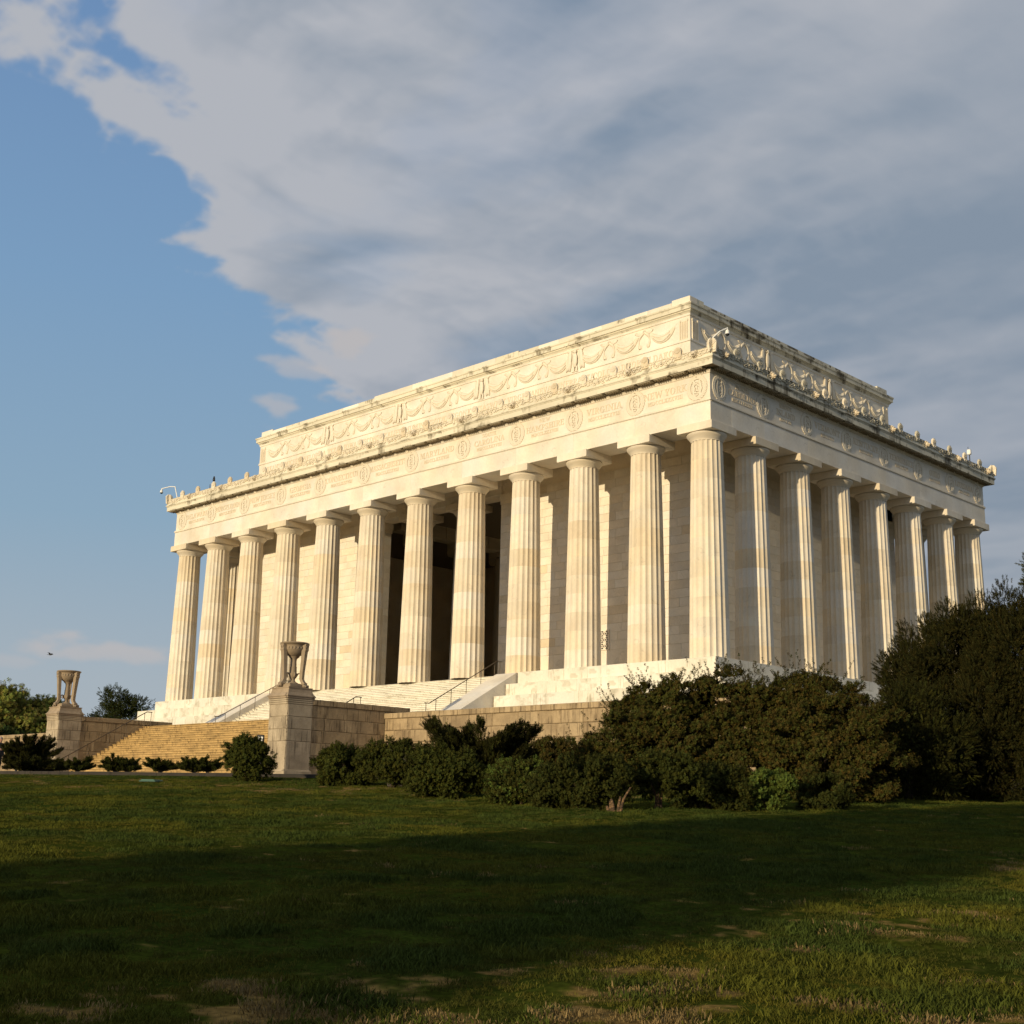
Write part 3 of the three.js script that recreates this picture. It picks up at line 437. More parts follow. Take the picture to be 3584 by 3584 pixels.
{ // ---- attic storey with garlands, eagles and a second row of names
  const at = sub('attic', temple), r = rng(51), xa = XL + 3.95, xb = -3.95, za = ZB + 3.85, zb = -3.85, leaf = new THREE.SphereGeometry(1, 8, 5);
  part('attic_wall', mould(xa, xb, za, zb, [[0, 17.1], [0, 20.92], [0.07, 20.94], [0.07, 21.02], [0.045, 21.04], [0.045, 21.12], [0, 21.14], [0, 22.62], [0.05, 22.64], [0.07, 22.78]]), M.marble[0], at);
  for (const SD of [[0, 3], [1, 2]]) part('attic_cornice', mould(xa, xb, za, zb, [[0.07, 22.78], [0.12, 22.86], [0.2, 22.92], [0.2, 22.98], [0.30, 23.0], [0.30, 23.24], [0.36, 23.3], [0.36, 23.40], [-0.2, 23.46]], 31, SD), SD[0] ? M.sootSide : M.soot, at);
  part('attic_roof', boxGeo(xa + 0.3, xb - 0.3, 23.2, 23.5, za + 0.3, zb - 0.3), M.dirty, at);
  const stones = (x0, x1, n, f, y1) => { for (let k = 0; k < n; k++) { const a = lerp(x0, x1, k / n), b = lerp(x0, x1, (k + 1) / n); f(a, b, y1); } };
  const fs = (a, b, y1) => part('blocking_stone', cblock(Math.abs(b - a) - 0.006, y1 - 23.42, 0.8, 0.02, 31, r(), r()), r() < 0.3 ? M.soot : pick(M.marble, r), at, [(a + b) / 2, 23.42, zb - 0.42]);
  const ss = (a, b, y1) => part('blocking_stone', cblock(Math.abs(b - a) - 0.006, y1 - 23.42, 0.8, 0.02, 31, r(), r()), r() < 0.6 ? M.sootSide : M.soot, at, [xb - 0.42, 23.42, (a + b) / 2], Math.PI / 2);
  stones(xb, -5.42, 1, fs, 24.0); stones(-5.42, -19.26, 7, fs, 23.86); stones(-19.26, -35.5, 7, fs, 23.98); stones(-35.5, -49.5, 7, fs, 23.86); stones(-49.5, xa, 1, fs, 24.0);
  stones(zb - 0.83, -5.4, 1, ss, 24.0); stones(-5.4, -27.7, 10, ss, 23.84); stones(-27.7, za, 1, ss, 24.0);
  for (const [x0, x1, z0, z1] of [[xa + 0.02, xa + 0.8, za, zb - 0.85], [xa + 0.85, xb - 0.85, za, za + 0.8]]) part('blocking_course', boxGeo(x0, x1, 23.42, 23.84, z0, z1), M.soot, at);
  // relief pieces
  const swag = (w) => { const pts = []; for (let k = 0; k <= 8; k++) { const t = k / 8 - 0.5; pts.push([t * w, -0.60 * (1 - 4 * t * t), 0]); } const g = tube(pts, (t) => 0.05 + 0.27 * Math.sin(Math.PI * t) ** 0.7, 7); g.scale(1, 1, 0.4); const l = [g]; for (let k = 0; k < 26; k++) { const t = (k % 13) / 13 * 0.7 - 0.35, s = k < 13 ? 1 : -1; l.push(moved(leaf, t * w, -0.60 * (1 - 4 * t * t) + s * 0.12 * (1.3 - 2 * Math.abs(t)), 0.10, 0.10, 0.065, 0.045, t * 3 + s * 0.5)); } return joined(l); };
  const knot = (() => { const l = [moved(new THREE.TorusGeometry(0.10, 0.035, 5, 14), 0, 0.05, 0.03), moved(leaf, 0, 0.05, 0.02, 0.06, 0.06, 0.04)];
    for (const s of [-1, 1]) { l.push(tube([[s * 0.05, 0, 0.02], [s * 0.34, -0.24, 0.04], [s * 0.46, -0.62, 0.02], [s * 0.34, -1.05, 0.02]], (t) => 0.085 + 0.03 * Math.sin(t * 8), 5)); l.push(moved(leaf, s * 0.42, -0.02, 0.02, 0.36, 0.13, 0.05, s * 0.25)); l.push(moved(leaf, s * 0.26, -0.95, 0.02, 0.07, 0.16, 0.04, s * 0.2)); } const g = joined(l); g.scale(1, 1, 0.6); return g; })();
  const eagle = (() => { const l = [moved(leaf, 0, -0.15, 0.10, 0.20, 0.52, 0.15), moved(leaf, 0.03, 0.42, 0.12, 0.11, 0.15, 0.11), moved(leaf, -0.09, 0.41, 0.15, 0.09, 0.04, 0.06), moved(leaf, -0.10, -0.75, 0.08, 0.07, 0.22, 0.08), moved(leaf, 0.12, -0.75, 0.08, 0.07, 0.22, 0.08), moved(leaf, -0.12, -0.93, 0.1, 0.12, 0.04, 0.09), moved(leaf, 0.14, -0.93, 0.1, 0.12, 0.04, 0.09)];
    for (const s of [-1, 1]) { l.push(moved(leaf, s * 0.42, 0.0, 0.05, 0.17, 0.66, 0.10, s * 0.10)); for (let k = 0; k < 5; k++) l.push(moved(leaf, s * (0.34 + k * 0.07), -0.42 - Math.abs(k - 2) * 0.03, 0.06, 0.045, 0.36, 0.07, s * 0.12)); l.push(moved(leaf, s * 0.46, 0.52, 0.05, 0.13, 0.10, 0.09)); } return joined(l).scale(1.25, 1.08, 0.8); })();
  const fasces = (() => { const l = []; for (let k = 0; k < 5; k++) l.push(new THREE.CylinderGeometry(0.05, 0.05, 1.35, 6).translate(-0.28 + k * 0.14, -0.35, 0.02)); l.push(moved(leaf, -0.28, 0.38, 0.02, 0.09, 0.12, 0.06), moved(leaf, 0.28, 0.38, 0.02, 0.09, 0.12, 0.06)); return joined(l); })();
  const frieze = (stops, eagles, place, turn) => {               // stops: positions of the swag ends along the wall
    for (let k = 0; k + 1 < stops.length; k++) { const a = stops[k], b = stops[k + 1], w = Math.abs(b - a); part('garland', swag(w * (0.66)), M.carved, at, place((a + b) / 2, 22.18), turn); if (k > 0) part(eagles.includes(k) ? 'eagle_relief' : 'ribbon_knot', eagles.includes(k) ? eagle : knot, M.carved, at, place(a, eagles.includes(k) ? 22.05 : 22.36), turn); }
  };
  const F = [xb - 0.7]; for (const [a, b] of [[xb - 0.7, -13.69], [-13.69, -22.9], [-22.9, -32.1], [-32.1, -41.35], [-41.35, xa + 0.7]]) for (let k = 1; k <= 3; k++) F.push(lerp(a, b, k / 3));
  const S = [zb - 0.7]; for (const [a, b] of [[zb - 0.7, -12.5], [-12.5, -20.5], [-20.5, za + 0.7]]) for (let k = 1; k <= 3; k++) S.push(lerp(a, b, k / 3));
  frieze(F, [3, 6, 9, 12], (x, y) => [x, y, zb + 0.005], 0); frieze(S, [3, 6], (z, y) => [xb + 0.005, y, z], Math.PI / 2);
  for (const x of [xa + 0.5, xb - 0.5]) part('corner_fluting', fasces, M.carved, at, [x, 22.0, zb + 0.005]); for (const z of [za + 0.5, zb - 0.5]) part('corner_fluting', fasces, M.carved, at, [xb + 0.005, 22.0, z], Math.PI / 2);
  const names = ['ARKANSAS', 'MICHIGAN', 'FLORIDA', 'TEXAS', 'IOWA', 'WISCONSIN', 'CALIFORNIA', 'MINNESOTA', 'OREGON', 'KANSAS', 'WEST VIRGINIA', 'NEVADA', 'NEBRASKA', 'COLORADO', 'NORTH DAKOTA'].reverse();
  let sum = 0; const wd = names.map((n) => n.length * 0.34 + 0.95), tot = wd.reduce((a, b) => a + b); const sc = (xb - xa - 1.6) / tot; let x = xb - 0.8;
  names.forEach((n, k) => { const w = wd[k] * sc; part('inscription', lettering([[n, 0.44, 20.16, 0.92]], 0.025), M.letter, at, [x - w / 2, 0, zb - 0.002]); x -= w; });
}

// ================================================================ granite terrace: retaining walls, cheek walls with piers, broad stairs
const TY = -3.2, TZ = 11.6, TX = 11.6;                            // terrace level and wall planes
{
  const g = mould(XL, 0, ZB, 0, [[TX - 0.5, TY - 0.03], [2.0, TY - 0.03]]);
  structure('terrace', g, M.paving);
}
function course(parent, name, mats, x, z, len, turn, y0, y1, L, r, ch = 0.02, tile = 4, deep = 0.4) {
  let s = 0, first = r() < 0.5; while (s < len - 0.01) { let w = L * (0.75 + r() * 0.5) * (first ? 0.55 : 1); first = false; if (len - s - w < L * 0.4) w = len - s; part(name, new QB(tile, r() * 3, r() * 3).stone(w - 0.012, y1 - y0 - 0.012, deep, ch).geo(), pick(mats, r), parent, [x + s * Math.cos(turn), y0, z - s * Math.sin(turn)], turn); s += w; }
}
const courses = [[-4.16, -3.5], [-4.82, -4.16], [-5.48, -4.82], [-6.14, -5.48], [-6.80, -6.14], [-7.5, -6.80]];
function terraceWall(label, faces, core, seed) {
  const w = thing('granite_retaining_wall', label, 'retaining wall'), r = rng(seed);
  part('wall_core', core, M.granite[1], w);
  for (const [x, z, len, turn] of faces) {
    for (const [y0, y1] of courses) course(w, 'granite_block', M.granite, x, z, len, turn, y0, y1, 1.75, r, 0.03);
    const c = Math.cos(turn), s = Math.sin(turn); course(w, 'coping_stone', [M.granite[0], M.granite[2]], x + s * 0.07, z + c * 0.07, len, turn, -3.5, TY, 2.0, r, 0.02);
  }
  return w;
}
terraceWall('tan granite retaining wall with coping between the right pier and the shrubs', [[-13.95, TZ, TX + 13.95, 0], [TX, TZ - 0.4, 44.6, Math.PI / 2]], joined([boxGeo(-13.9, TX - 0.3, -7.6, TY - 0.05, TZ - 1.2, TZ - 0.3, 4), boxGeo(TX - 1.2, TX - 0.3, -7.6, TY - 0.05, -33, TZ - 0.3, 4)]), 61);
terraceWall('far stretch of granite retaining wall left of the left stair pier', [[XL - TX, TZ, -41.16 - XL + TX, 0]], boxGeo(XL - TX + 0.1, -41.2, -7.6, TY - 0.05, TZ - 1.2, TZ - 0.3, 4), 62);

function pier(x1, label, seed) {                                  // x1 = its right-hand face
  const w = thing('stair_pier', label, 'stair pier', [0, 0, 0], 0, 'granite piers flanking the stairs'), r = rng(seed), x0 = x1 - 1.66, zf = 18.27, zr = 16.63;
  part('wall_core', joined([boxGeo(x0 + 0.2, x1 - 0.2, -7.4, -3.12, zr - 0.02, zf - 0.04, 4), boxGeo(x0 + 0.3, x1 - 0.32, -7.4, -3.1, 9.9, zr, 4)]), M.pier[1], w);
  const band = [[-3.76, -3.12], [-4.41, -3.76], [-5.05, -4.41], [-6.62, -5.05]];
  for (const [y0, y1] of band) { course(w, 'granite_block', M.pier, x0, zf, 1.66, 0, y0, y1, 3.2, r, 0.02, 4, 0.05); course(w, 'granite_block', M.pier, x1, zf - 0.05, zf - zr - 0.05, Math.PI / 2, y0, y1, 3.2, r, 0.02, 4, 0.3); course(w, 'granite_block', M.pier, x0 - 0.002, zr, zf - zr - 0.06, -Math.PI / 2, y0, y1, 3.2, r, 0.02, 4, 0.3); }
  part('plinth', joined([moved(cblock(1.84, 0.62, 1.80, 0.03, 4), (x0 + x1) / 2, -7.2, (zf + zr) / 2), moved(cblock(1.74, 0.07, 1.71, 0.03, 4), (x0 + x1) / 2, -6.6, (zf + zr) / 2)]), M.pier[0], w);
  const mx = (x0 + x1) / 2, mz = (zf + zr) / 2, cb = (s, h, y) => moved(cblock(s, h, s, 0.015, 4), mx, y, mz);
  const neck = []; for (let k = 0; k < 3; k++) neck.push(cb(1.69 + k * 0.02, 0.085, -3.12 + k * 0.1)); part('cap_bands', joined(neck), M.pier[1], w);
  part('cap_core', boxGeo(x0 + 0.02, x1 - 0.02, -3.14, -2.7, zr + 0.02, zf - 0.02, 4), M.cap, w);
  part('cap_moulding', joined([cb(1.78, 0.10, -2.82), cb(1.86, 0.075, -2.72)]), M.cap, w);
  const die = new QB(4); { const b = 0.90, t = 0.76, y0 = -2.645, y1 = -2.22, c = (o, y) => [[mx - o, y, mz + o], [mx + o, y, mz + o], [mx + o, y, mz - o], [mx - o, y, mz - o]]; const lv = [c(b, y0), c(0.80, y0 + 0.14), c(t, y0 + 0.3), c(t, y1 - 0.06), c(t + 0.03, y1 - 0.05), c(t + 0.03, y1)]; for (let k = 0; k + 1 < lv.length; k++) for (let n = 0; n < 4; n++) { const m = (n + 1) % 4; die.quad(lv[k][n], lv[k][m], lv[k + 1][m], lv[k + 1][n]); } die.quad(...lv[lv.length - 1]); }
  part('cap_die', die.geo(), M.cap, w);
  // cheek wall running back from the pier
  const yb = [[-3.76, -3.1], [-4.42, -3.76], [-5.08, -4.42], [-5.74, -5.08], [-6.40, -5.74], [-7.4, -6.40]], ck = M.granite;
  for (const [y0, y1] of yb) { course(w, 'cheek_block', ck, x1 - 0.03, zr, zr - 9.8, Math.PI / 2, y0, y1, 1.7, r, 0.02); course(w, 'cheek_block', ck, x0 + 0.03, 9.8, zr - 9.8, -Math.PI / 2, y0, y1, 1.7, r, 0.02); }
  course(w, 'coping_stone', ck, x1 + 0.03, zr, zr - 9.75, Math.PI / 2, -3.1, -2.79, 2.2, r, 0.02); course(w, 'coping_stone', ck, x0 - 0.03, 9.75, zr - 9.75, -Math.PI / 2, -3.1, -2.79, 2.2, r, 0.02);
  part('coping_top', boxGeo(x0, x1, -3.0, -2.795, 9.76, zr, 4), ck[0], w);
  return w;
}
pier(-13.95, 'granite pier and cheek wall right of the broad stairs, nearer one', 71);
pier(-39.50, 'granite pier and cheek wall left of the broad stairs, farther one', 72);
{
  const st = thing('granite_stairs', 'broad golden granite stairs between the two stair piers', 'stairs'), r = rng(73), N = 24, h = (7.13 + TY) / N, t = 0.272;
  for (let k = 0; k < N; k++) {                                   // every step in a few long slabs
    const y1 = TY - k * h, z1 = 12.05 + k * t; let x = -39.53, n = 0; const cuts = []; while (x < -15.7) { const w = Math.min(-15.63 - x, 7.5 + r() * 4); cuts.push([x, w]); x += w; if (-15.63 - x < 1.6) { cuts[cuts.length - 1][1] += -15.63 - x; break; } }
    const list = cuts.map(([a, w]) => { const g = new QB(4, r() * 3, r() * 3); g.box(a + 0.003, a + w - 0.003, y1 - h * 1.5, y1 - 0.052, z1 - t - 0.2, z1 - 0.035); g.box(a + 0.002, a + w - 0.002, y1 - 0.036, y1 - (r() - 0.5) * 0.004, z1 - t - 0.2, z1); return g.geo(); });
    const sm = pick(M.stair, r); list.forEach((g) => part('stair_slab', g, sm, st));
  }
}

// ---- stone tripods on the piers
function tripod(x, z, label) {
  const t = thing('stone_tripod', label, 'tripod', [x, -2.22, z], 0, 'carved stone tripods on the stair piers'), s = (p) => new THREE.LatheGeometry(p.map(([a, b]) => new THREE.Vector2(a, b)), 28), m = M.tripod;
  part('base_block', joined([moved(cblock(1.28, 0.17, 1.28, 0.03, 6), 0, 0, 0), moved(cblock(1.12, 0.05, 1.12, 0.015, 6), 0, 0.17, 0)]), m, t);
  const bowl = part('bowl', s([[0.05, 1.66], [0.18, 1.67], [0.36, 1.75], [0.50, 1.87], [0.56, 1.98], [0.575, 2.02], [0.60, 2.03], [0.60, 2.24], [0.64, 2.30], [0.70, 2.34], [0.78, 2.36], [0.79, 2.42], [0.74, 2.44], [0.62, 2.42], [0.5, 2.2], [0.05, 2.1]]), m, t);
  const ring = []; for (let k = 0; k < 22; k++) { const a = (k / 22) * Math.PI * 2; ring.push(new THREE.SphereGeometry(0.045, 5, 4).scale(1, 1.6, 1).translate(Math.cos(a) * 0.6, 2.13, Math.sin(a) * 0.6)); } const rr = part('bowl_band', joined(ring), m, bowl);
  part('stem', s([[0.33, 0.22], [0.30, 0.27], [0.16, 0.34], [0.11, 0.44], [0.13, 0.50], [0.20, 0.62], [0.25, 0.78], [0.20, 0.80], [0.185, 0.84], [0.175, 1.10], [0.20, 1.12], [0.16, 1.14], [0.145, 1.45], [0.17, 1.58], [0.27, 1.66], [0.3, 1.7]]), m, t);
  for (let k = 0; k < 5; k++) { const a = (k / 5) * Math.PI * 2 + 0.4, c = Math.cos(a), q = Math.sin(a); part('volute', tube([[c * 0.18, 0.62, q * 0.18], [c * 0.27, 0.78, q * 0.27], [c * 0.36, 0.80, q * 0.36], [c * 0.42, 0.70, q * 0.42], [c * 0.38, 0.60, q * 0.38]], 0.04, 6), m, t); }
  const cam = Math.atan2(40, 56);
  for (let k = 0; k < 3; k++) {
    const a = cam + Math.PI / 3 + (k * 2 * Math.PI) / 3, g = new THREE.Group(); g.name = 'leg'; g.rotation.y = -a; t.add(g);
    const q = new QB(6), lv = [[0.66, 0.17, 0.10, 0.12], [0.70, 0.24, 0.10, 0.13], [0.60, 0.34, 0.08, 0.10], [0.53, 0.48, 0.08, 0.095], [0.55, 0.9, 0.08, 0.10], [0.595, 1.5, 0.09, 0.11], [0.625, 1.95, 0.10, 0.125], [0.64, 2.02, 0.12, 0.14], [0.635, 2.2, 0.11, 0.13], [0.67, 2.34, 0.12, 0.15]];
    const c = ([rd, y, d, w]) => [[rd + d * 1.15, y, w * 1.3], [rd + d * 1.15, y, -w * 1.3], [rd - d, y, -w * 1.3], [rd - d, y, w * 1.3]];
    for (let n = 0; n + 1 < lv.length; n++) { const A = c(lv[n]), B = c(lv[n + 1]); for (let e = 0; e < 4; e++) { const f = (e + 1) % 4; q.quad(A[e], A[f], B[f], B[e]); } }
    part('shaft', q.geo(), m, g); part('paw', joined([moved(new THREE.SphereGeometry(1, 8, 6), 0.72, 0.12, 0, 0.15, 0.13, 0.14), moved(new THREE.SphereGeometry(1, 6, 5), 0.84, 0.07, 0.06, 0.06, 0.06, 0.04), moved(new THREE.SphereGeometry(1, 6, 5), 0.84, 0.07, -0.06, 0.06, 0.06, 0.04)]), m, g);
    part('ram_head', joined([moved(new THREE.SphereGeometry(1, 8, 6), 0.72, 2.2, 0, 0.09, 0.13, 0.10), moved(new THREE.TorusGeometry(0.07, 0.03, 5, 10), 0.72, 2.2, 0.11), moved(new THREE.TorusGeometry(0.07, 0.03, 5, 10), 0.72, 2.2, -0.11)]), m, g);
  }
}
tripod(-14.78, 17.45, 'carved stone tripod with bowl standing on the right pier');
tripod(-40.33, 17.45, 'carved stone tripod with bowl against the sky on the left pier');

// ---- handrails
function rail(label, x, pts, posts) {                             // pts = [[z, y] ...] of the rail; posts = [z, foot y]
  const t = thing('handrail', label, 'handrail', [0, 0, 0], 0, 'bronze handrails on the stairs'), q = [];
  const g = []; for (let k = 0; k + 1 < pts.length; k++) { const a = new THREE.Vector3(x, pts[k][1], pts[k][0]), b = new THREE.Vector3(x, pts[k + 1][1], pts[k + 1][0]), c = new THREE.CylinderGeometry(0.03, 0.03, a.distanceTo(b) + 0.03, 8); c.applyQuaternion(new THREE.Quaternion().setFromUnitVectors(new THREE.Vector3(0, 1, 0), b.clone().sub(a).normalize())); c.translate((a.x + b.x) / 2, (a.y + b.y) / 2, (a.z + b.z) / 2); g.push(c); }
  part('rail', joined(g), M.bronze, t);
  const yr = (z) => { for (let k = 0; k + 1 < pts.length; k++) { const [z0, y0] = pts[k], [z1, y1] = pts[k + 1]; if ((z - z0) * (z - z1) <= 0) return y0 + ((z - z0) / (z1 - z0)) * (y1 - y0); } return pts[0][1]; };
  for (const [z, y] of posts) part('post', new THREE.CylinderGeometry(0.022, 0.022, yr(z) - y, 6).translate(0, (yr(z) + y) / 2, 0), M.bronze, t, [x, 0, z]);
}
const lowY = (z) => TY - Math.ceil((z - 12.05) / 0.272) * (7.13 + TY) / 24, upY = (z) => -Math.ceil((z - 0.56) / 0.283) * 3.2 / 21;
const lowRail = [[11.75, -2.22], [12.15, -2.22], [18.4, -5.86], [18.8, -6.08], [19.2, -6.08]], upRail = [[0.2, 0.92], [0.7, 0.9], [6.35, -2.16], [6.7, -2.16]];
for (const [x, l] of [[-38.95, 'long bronze handrail along the left side of the golden stairs'], [-15.95, 'bronze handrail on the golden stairs, end showing past right tripod']]) rail(l, x, lowRail, [[11.8, TY], [12.3, lowY(12.3)], [13.6, lowY(13.6)], [14.85, lowY(14.85)], [16.3, lowY(16.3)], [17.6, lowY(17.6)], [18.7, lowY(18.57)], [19.15, -7.13]]);
for (const [x, l] of [[-38.95, 'bronze handrail on the left side of the white marble stairs'], [-16.15, 'bronze handrail on the right side of the white marble stairs']]) rail(l, x, upRail, [[0.4, 0], [0.85, upY(0.85)], [2.05, upY(2.05)], [3.3, upY(3.3)], [4.56, upY(4.56)], [5.8, upY(5.8)], [6.6, upY(6.49)]]);

// ---- cameras and lights on the cornice
function dome(label, pts) {
  const t = thing('security_camera', label, 'camera', pts[0], 0, 'dome cameras on white arms at the cornice corners'), rel = pts.map((p) => [p[0] - pts[0][0], p[1] - pts[0][1], p[2] - pts[0][2]]), e = rel[rel.length - 1], l = [];
  for (let k = 0; k + 1 < rel.length; k++) { const a = new THREE.Vector3(...rel[k]), b = new THREE.Vector3(...rel[k + 1]), c = new THREE.CylinderGeometry(0.045, 0.045, a.distanceTo(b) + 0.04, 8); c.applyQuaternion(new THREE.Quaternion().setFromUnitVectors(new THREE.Vector3(0, 1, 0), b.clone().sub(a).normalize())); c.translate((a.x + b.x) / 2, (a.y + b.y) / 2, (a.z + b.z) / 2); l.push(c); }
  part('arm', joined(l), M.white, t); part('mount', new THREE.BoxGeometry(0.3, 0.06, 0.3), M.white, t, [0, 0, 0]);
  part('housing', joined([new THREE.CylinderGeometry(0.05, 0.05, 0.16, 8).translate(0, -0.08, 0), new THREE.CylinderGeometry(0.11, 0.14, 0.22, 16).translate(0, -0.25, 0)]), M.white, t, e);
  part('dome_window', new THREE.SphereGeometry(0.12, 14, 10, 0, Math.PI * 2, Math.PI / 2, Math.PI / 2), M.black, t, [e[0], e[1] - 0.36, e[2]]);
}
dome('white camera arm above the near right cornice corner', [[1.25, 17.64, 1.3], [1.5, 18.3, 1.3], [1.8, 18.62, 1.1], [1.95, 18.95, 0.55]]);
dome('white camera arm reaching out past the far left cornice corner', [[-55.9, 17.64, 1.2], [-56.5, 18.9, 1.2], [-57.4, 19.05, 1.2], [-58.75, 19.08, 1.2]]);
{
  const t = thing('light_mast', 'small dark lamp mast on the far left cornice edge', 'lamp mast', [-49.7, 17.63, 1.55]);
  part('pole', joined([new THREE.CylinderGeometry(0.03, 0.03, 0.7, 6).translate(0, 0.35, 0), new THREE.CylinderGeometry(0.03, 0.03, 0.4, 6).translate(-0.55, 0.2, 0), new THREE.BoxGeometry(0.3, 0.1, 0.2).translate(0, 0.05, 0)]), M.black, t); part('lamp', new THREE.SphereGeometry(0.12, 10, 8), M.black, t, [0, 0.68, 0]); part('lamp', new THREE.CylinderGeometry(0.05, 0.1, 0.2, 10), M.black, t, [0, 0.9, 0]);
  const f = thing('floodlight', 'white floodlight on a thin pole at the right cornice end', 'floodlight', [0.6, 17.3, -33.0]);
  part('pole', joined([new THREE.CylinderGeometry(0.04, 0.04, 1.55, 6).translate(0, 0.77, 0), new THREE.BoxGeometry(0.5, 0.05, 0.05).translate(-0.2, 0.9, 0), new THREE.BoxGeometry(0.12, 0.3, 0.12).translate(-0.4, 0.98, 0), new THREE.BoxGeometry(0.4, 0.06, 0.4).translate(0, 0.02, 0)]), M.black, f);
  part('lamp_head', joined([moved(cblock(0.30, 0.42, 0.26, 0.05), 0, 1.5, 0.02)]), M.white, f); part('bracket', new THREE.CylinderGeometry(0.02, 0.02, 0.3, 6), M.black, f, [-0.08, 2.0, 0]);
}

// ================================================================ planting
const leafMat = (c, tr = 0) => new THREE.MeshPhysicalMaterial({ color: lin(...c), roughness: 0.85, side: THREE.DoubleSide, specularIntensity: 0.08 });
function sprigGeo(n, len, wid, spread, seed, up = 0.5) {          // a twig's worth of leaves, about 1 long, pointing along +y
  const r = rng(seed), p = [], ix = [];
  for (let k = 0; k < n; k++) {
    const h = (k + 0.3) / n, a = k * 2.4 + r(), e = spread * (0.6 + r() * 0.6), d = new THREE.Vector3(Math.cos(a) * e, up + r() * 0.3, Math.sin(a) * e).normalize(), s = new THREE.Vector3(-Math.sin(a), (r() - 0.5) * 0.8, Math.cos(a)).normalize(), L = len * (0.75 + r() * 0.5), w = wid * (0.8 + r() * 0.4), b = new THREE.Vector3(d.x * 0.04, h * 0.85, d.z * 0.04), i = p.length / 3;
    const mid = b.clone().addScaledVector(d, L * 0.5), tip = b.clone().addScaledVector(d, L); tip.y -= L * 0.12;
    p.push(...b.toArray(), ...mid.clone().addScaledVector(s, w).toArray(), ...tip.toArray(), ...mid.clone().addScaledVector(s, -w).toArray()); ix.push(i, i + 1, i + 2, i, i + 2, i + 3);
  }
  const g = new THREE.BufferGeometry(); g.setAttribute('position', new THREE.Float32BufferAttribute(p, 3)); g.setIndex(ix); g.computeVertexNormals(); return g;
}
const SPRIG = { box: sprigGeo(14, 0.38, 0.13, 0.9, 1), broad: sprigGeo(12, 0.5, 0.14, 1.0, 2), needle: sprigGeo(22, 0.34, 0.045, 0.75, 3, 0.9), oak: sprigGeo(12, 0.55, 0.19, 1.1, 4, 0.3), grass: null };
const UPV = new THREE.Vector3(0, 1, 0);
function leaves(list, geo, mat, parent, tint, seed, name = 'foliage') {   // list: [x, y, z, dx, dy, dz, size]
  const m = new THREE.InstancedMesh(geo, mat, list.length), q = new THREE.Quaternion(), q2 = new THREE.Quaternion(), M4 = new THREE.Matrix4(), v = new THREE.Vector3(), c = new THREE.Color(), r = rng(seed);
  list.forEach((e, k) => { v.set(e[3], e[4], e[5]).normalize(); q.setFromUnitVectors(UPV, v); q2.setFromAxisAngle(UPV, r() * 6.28); q.multiply(q2); M4.compose(new THREE.Vector3(e[0], e[1], e[2]), q, new THREE.Vector3(e[6], e[6], e[6])); m.setMatrixAt(k, M4); const t = tint(r, e); c.setRGB(t[0], t[1], t[2]); m.setColorAt(k, c); });
  m.name = name; m.userData.kind = 'stuff'; parent.add(m); return m;
}
const sph = (r) => { const z = r() * 2 - 1, a = r() * Math.PI * 2, s = Math.sqrt(1 - z * z); return [s * Math.cos(a), z, s * Math.sin(a)]; };
function lobes(list, L, n, size, r, rough = 0.12, fill = 0.35, clump = 0.26, flat = 0.8) {  // leafy clumps over bumpy ellipsoids: L = [[x, y, z, rx, ry, rz], ...]
  const A = L.map((l) => (l[3] * l[4] + l[4] * l[5] + l[3] * l[5]) / 3), tot = A.reduce((a, b) => a + b);
  L.forEach((l, i) => {
    const m = Math.max(6, Math.round((A[i] * 4 * Math.PI) / (clump * clump * 2.2))), per = Math.max(3, Math.round((n * A[i]) / tot / m));
    for (let c = 0; c < m; c++) {
      const d = sph(r), inside = r() < fill * 0.6, bump = (1 + (fbm(d[0] * 2.2 + l[0] * 3 + 20, d[1] * 2.2 + d[2] * 2.2 + l[2] * 2 + 20, 3) - 0.5) * rough * 4) * (inside ? 0.45 + r() * 0.3 : 0.84 + r() * 0.14), k = clump * (0.7 + r() * 0.7);
      const cx = l[0] + d[0] * l[3] * bump, cy = l[1] + d[1] * l[4] * bump, cz = l[2] + d[2] * l[5] * bump, nn = new THREE.Vector3(d[0] / l[3], d[1] / l[4], d[2] / l[5]).normalize();
      for (let j = 0; j < per; j++) {
        const e = sph(r), ex = e[0] + nn.x * 0.75, ey = (e[1] + nn.y * 0.75 + 0.2) * flat, ez = e[2] + nn.z * 0.75, q = k * (0.45 + 0.5 * Math.sqrt(r())) / 1.2, y = cy + ey * q; if (y < 0.02) continue;
        list.push([cx + ex * q, y, cz + ez * q, ex + (r() - 0.5) * 0.5, ey + 0.25 + (r() - 0.5) * 0.4, ez + (r() - 0.5) * 0.5, size * (0.65 + r() * 0.6)]);
      }
    }
  });
}
function stems(parent, n, h, spread, rad, r, mat = M.bark, name = 'stem') {
  for (let k = 0; k < n; k++) { const a = r() * 6.28, s = spread * (0.3 + r() * 0.7), c = Math.cos(a), d = Math.sin(a); part(name, tube([[c * 0.08, -0.1, d * 0.08], [c * s * 0.35, h * 0.4, d * s * 0.35], [c * s * 0.8, h * 0.75, d * s * 0.8], [c * s, h, d * s]], (t) => rad * (1 - t * 0.75), 5), mat, parent); }
}
const tintOf = (base, v = 0.35, alt = null, pa = 0) => (r) => { const b = alt && r() < pa ? alt : base, k = 1 - v + r() * 2 * v, w = (r() - 0.5) * 0.25; return [b[0] * k * (1 + w), b[1] * k, b[2] * k * (1 - w)]; };
const white1 = leafMat([1, 1, 1]), thinLeaf = new THREE.MeshPhysicalMaterial({ color: lin(1, 1, 1), roughness: 1, side: THREE.DoubleSide, specularIntensity: 0.05, transmission: 0.35, thickness: 0 });
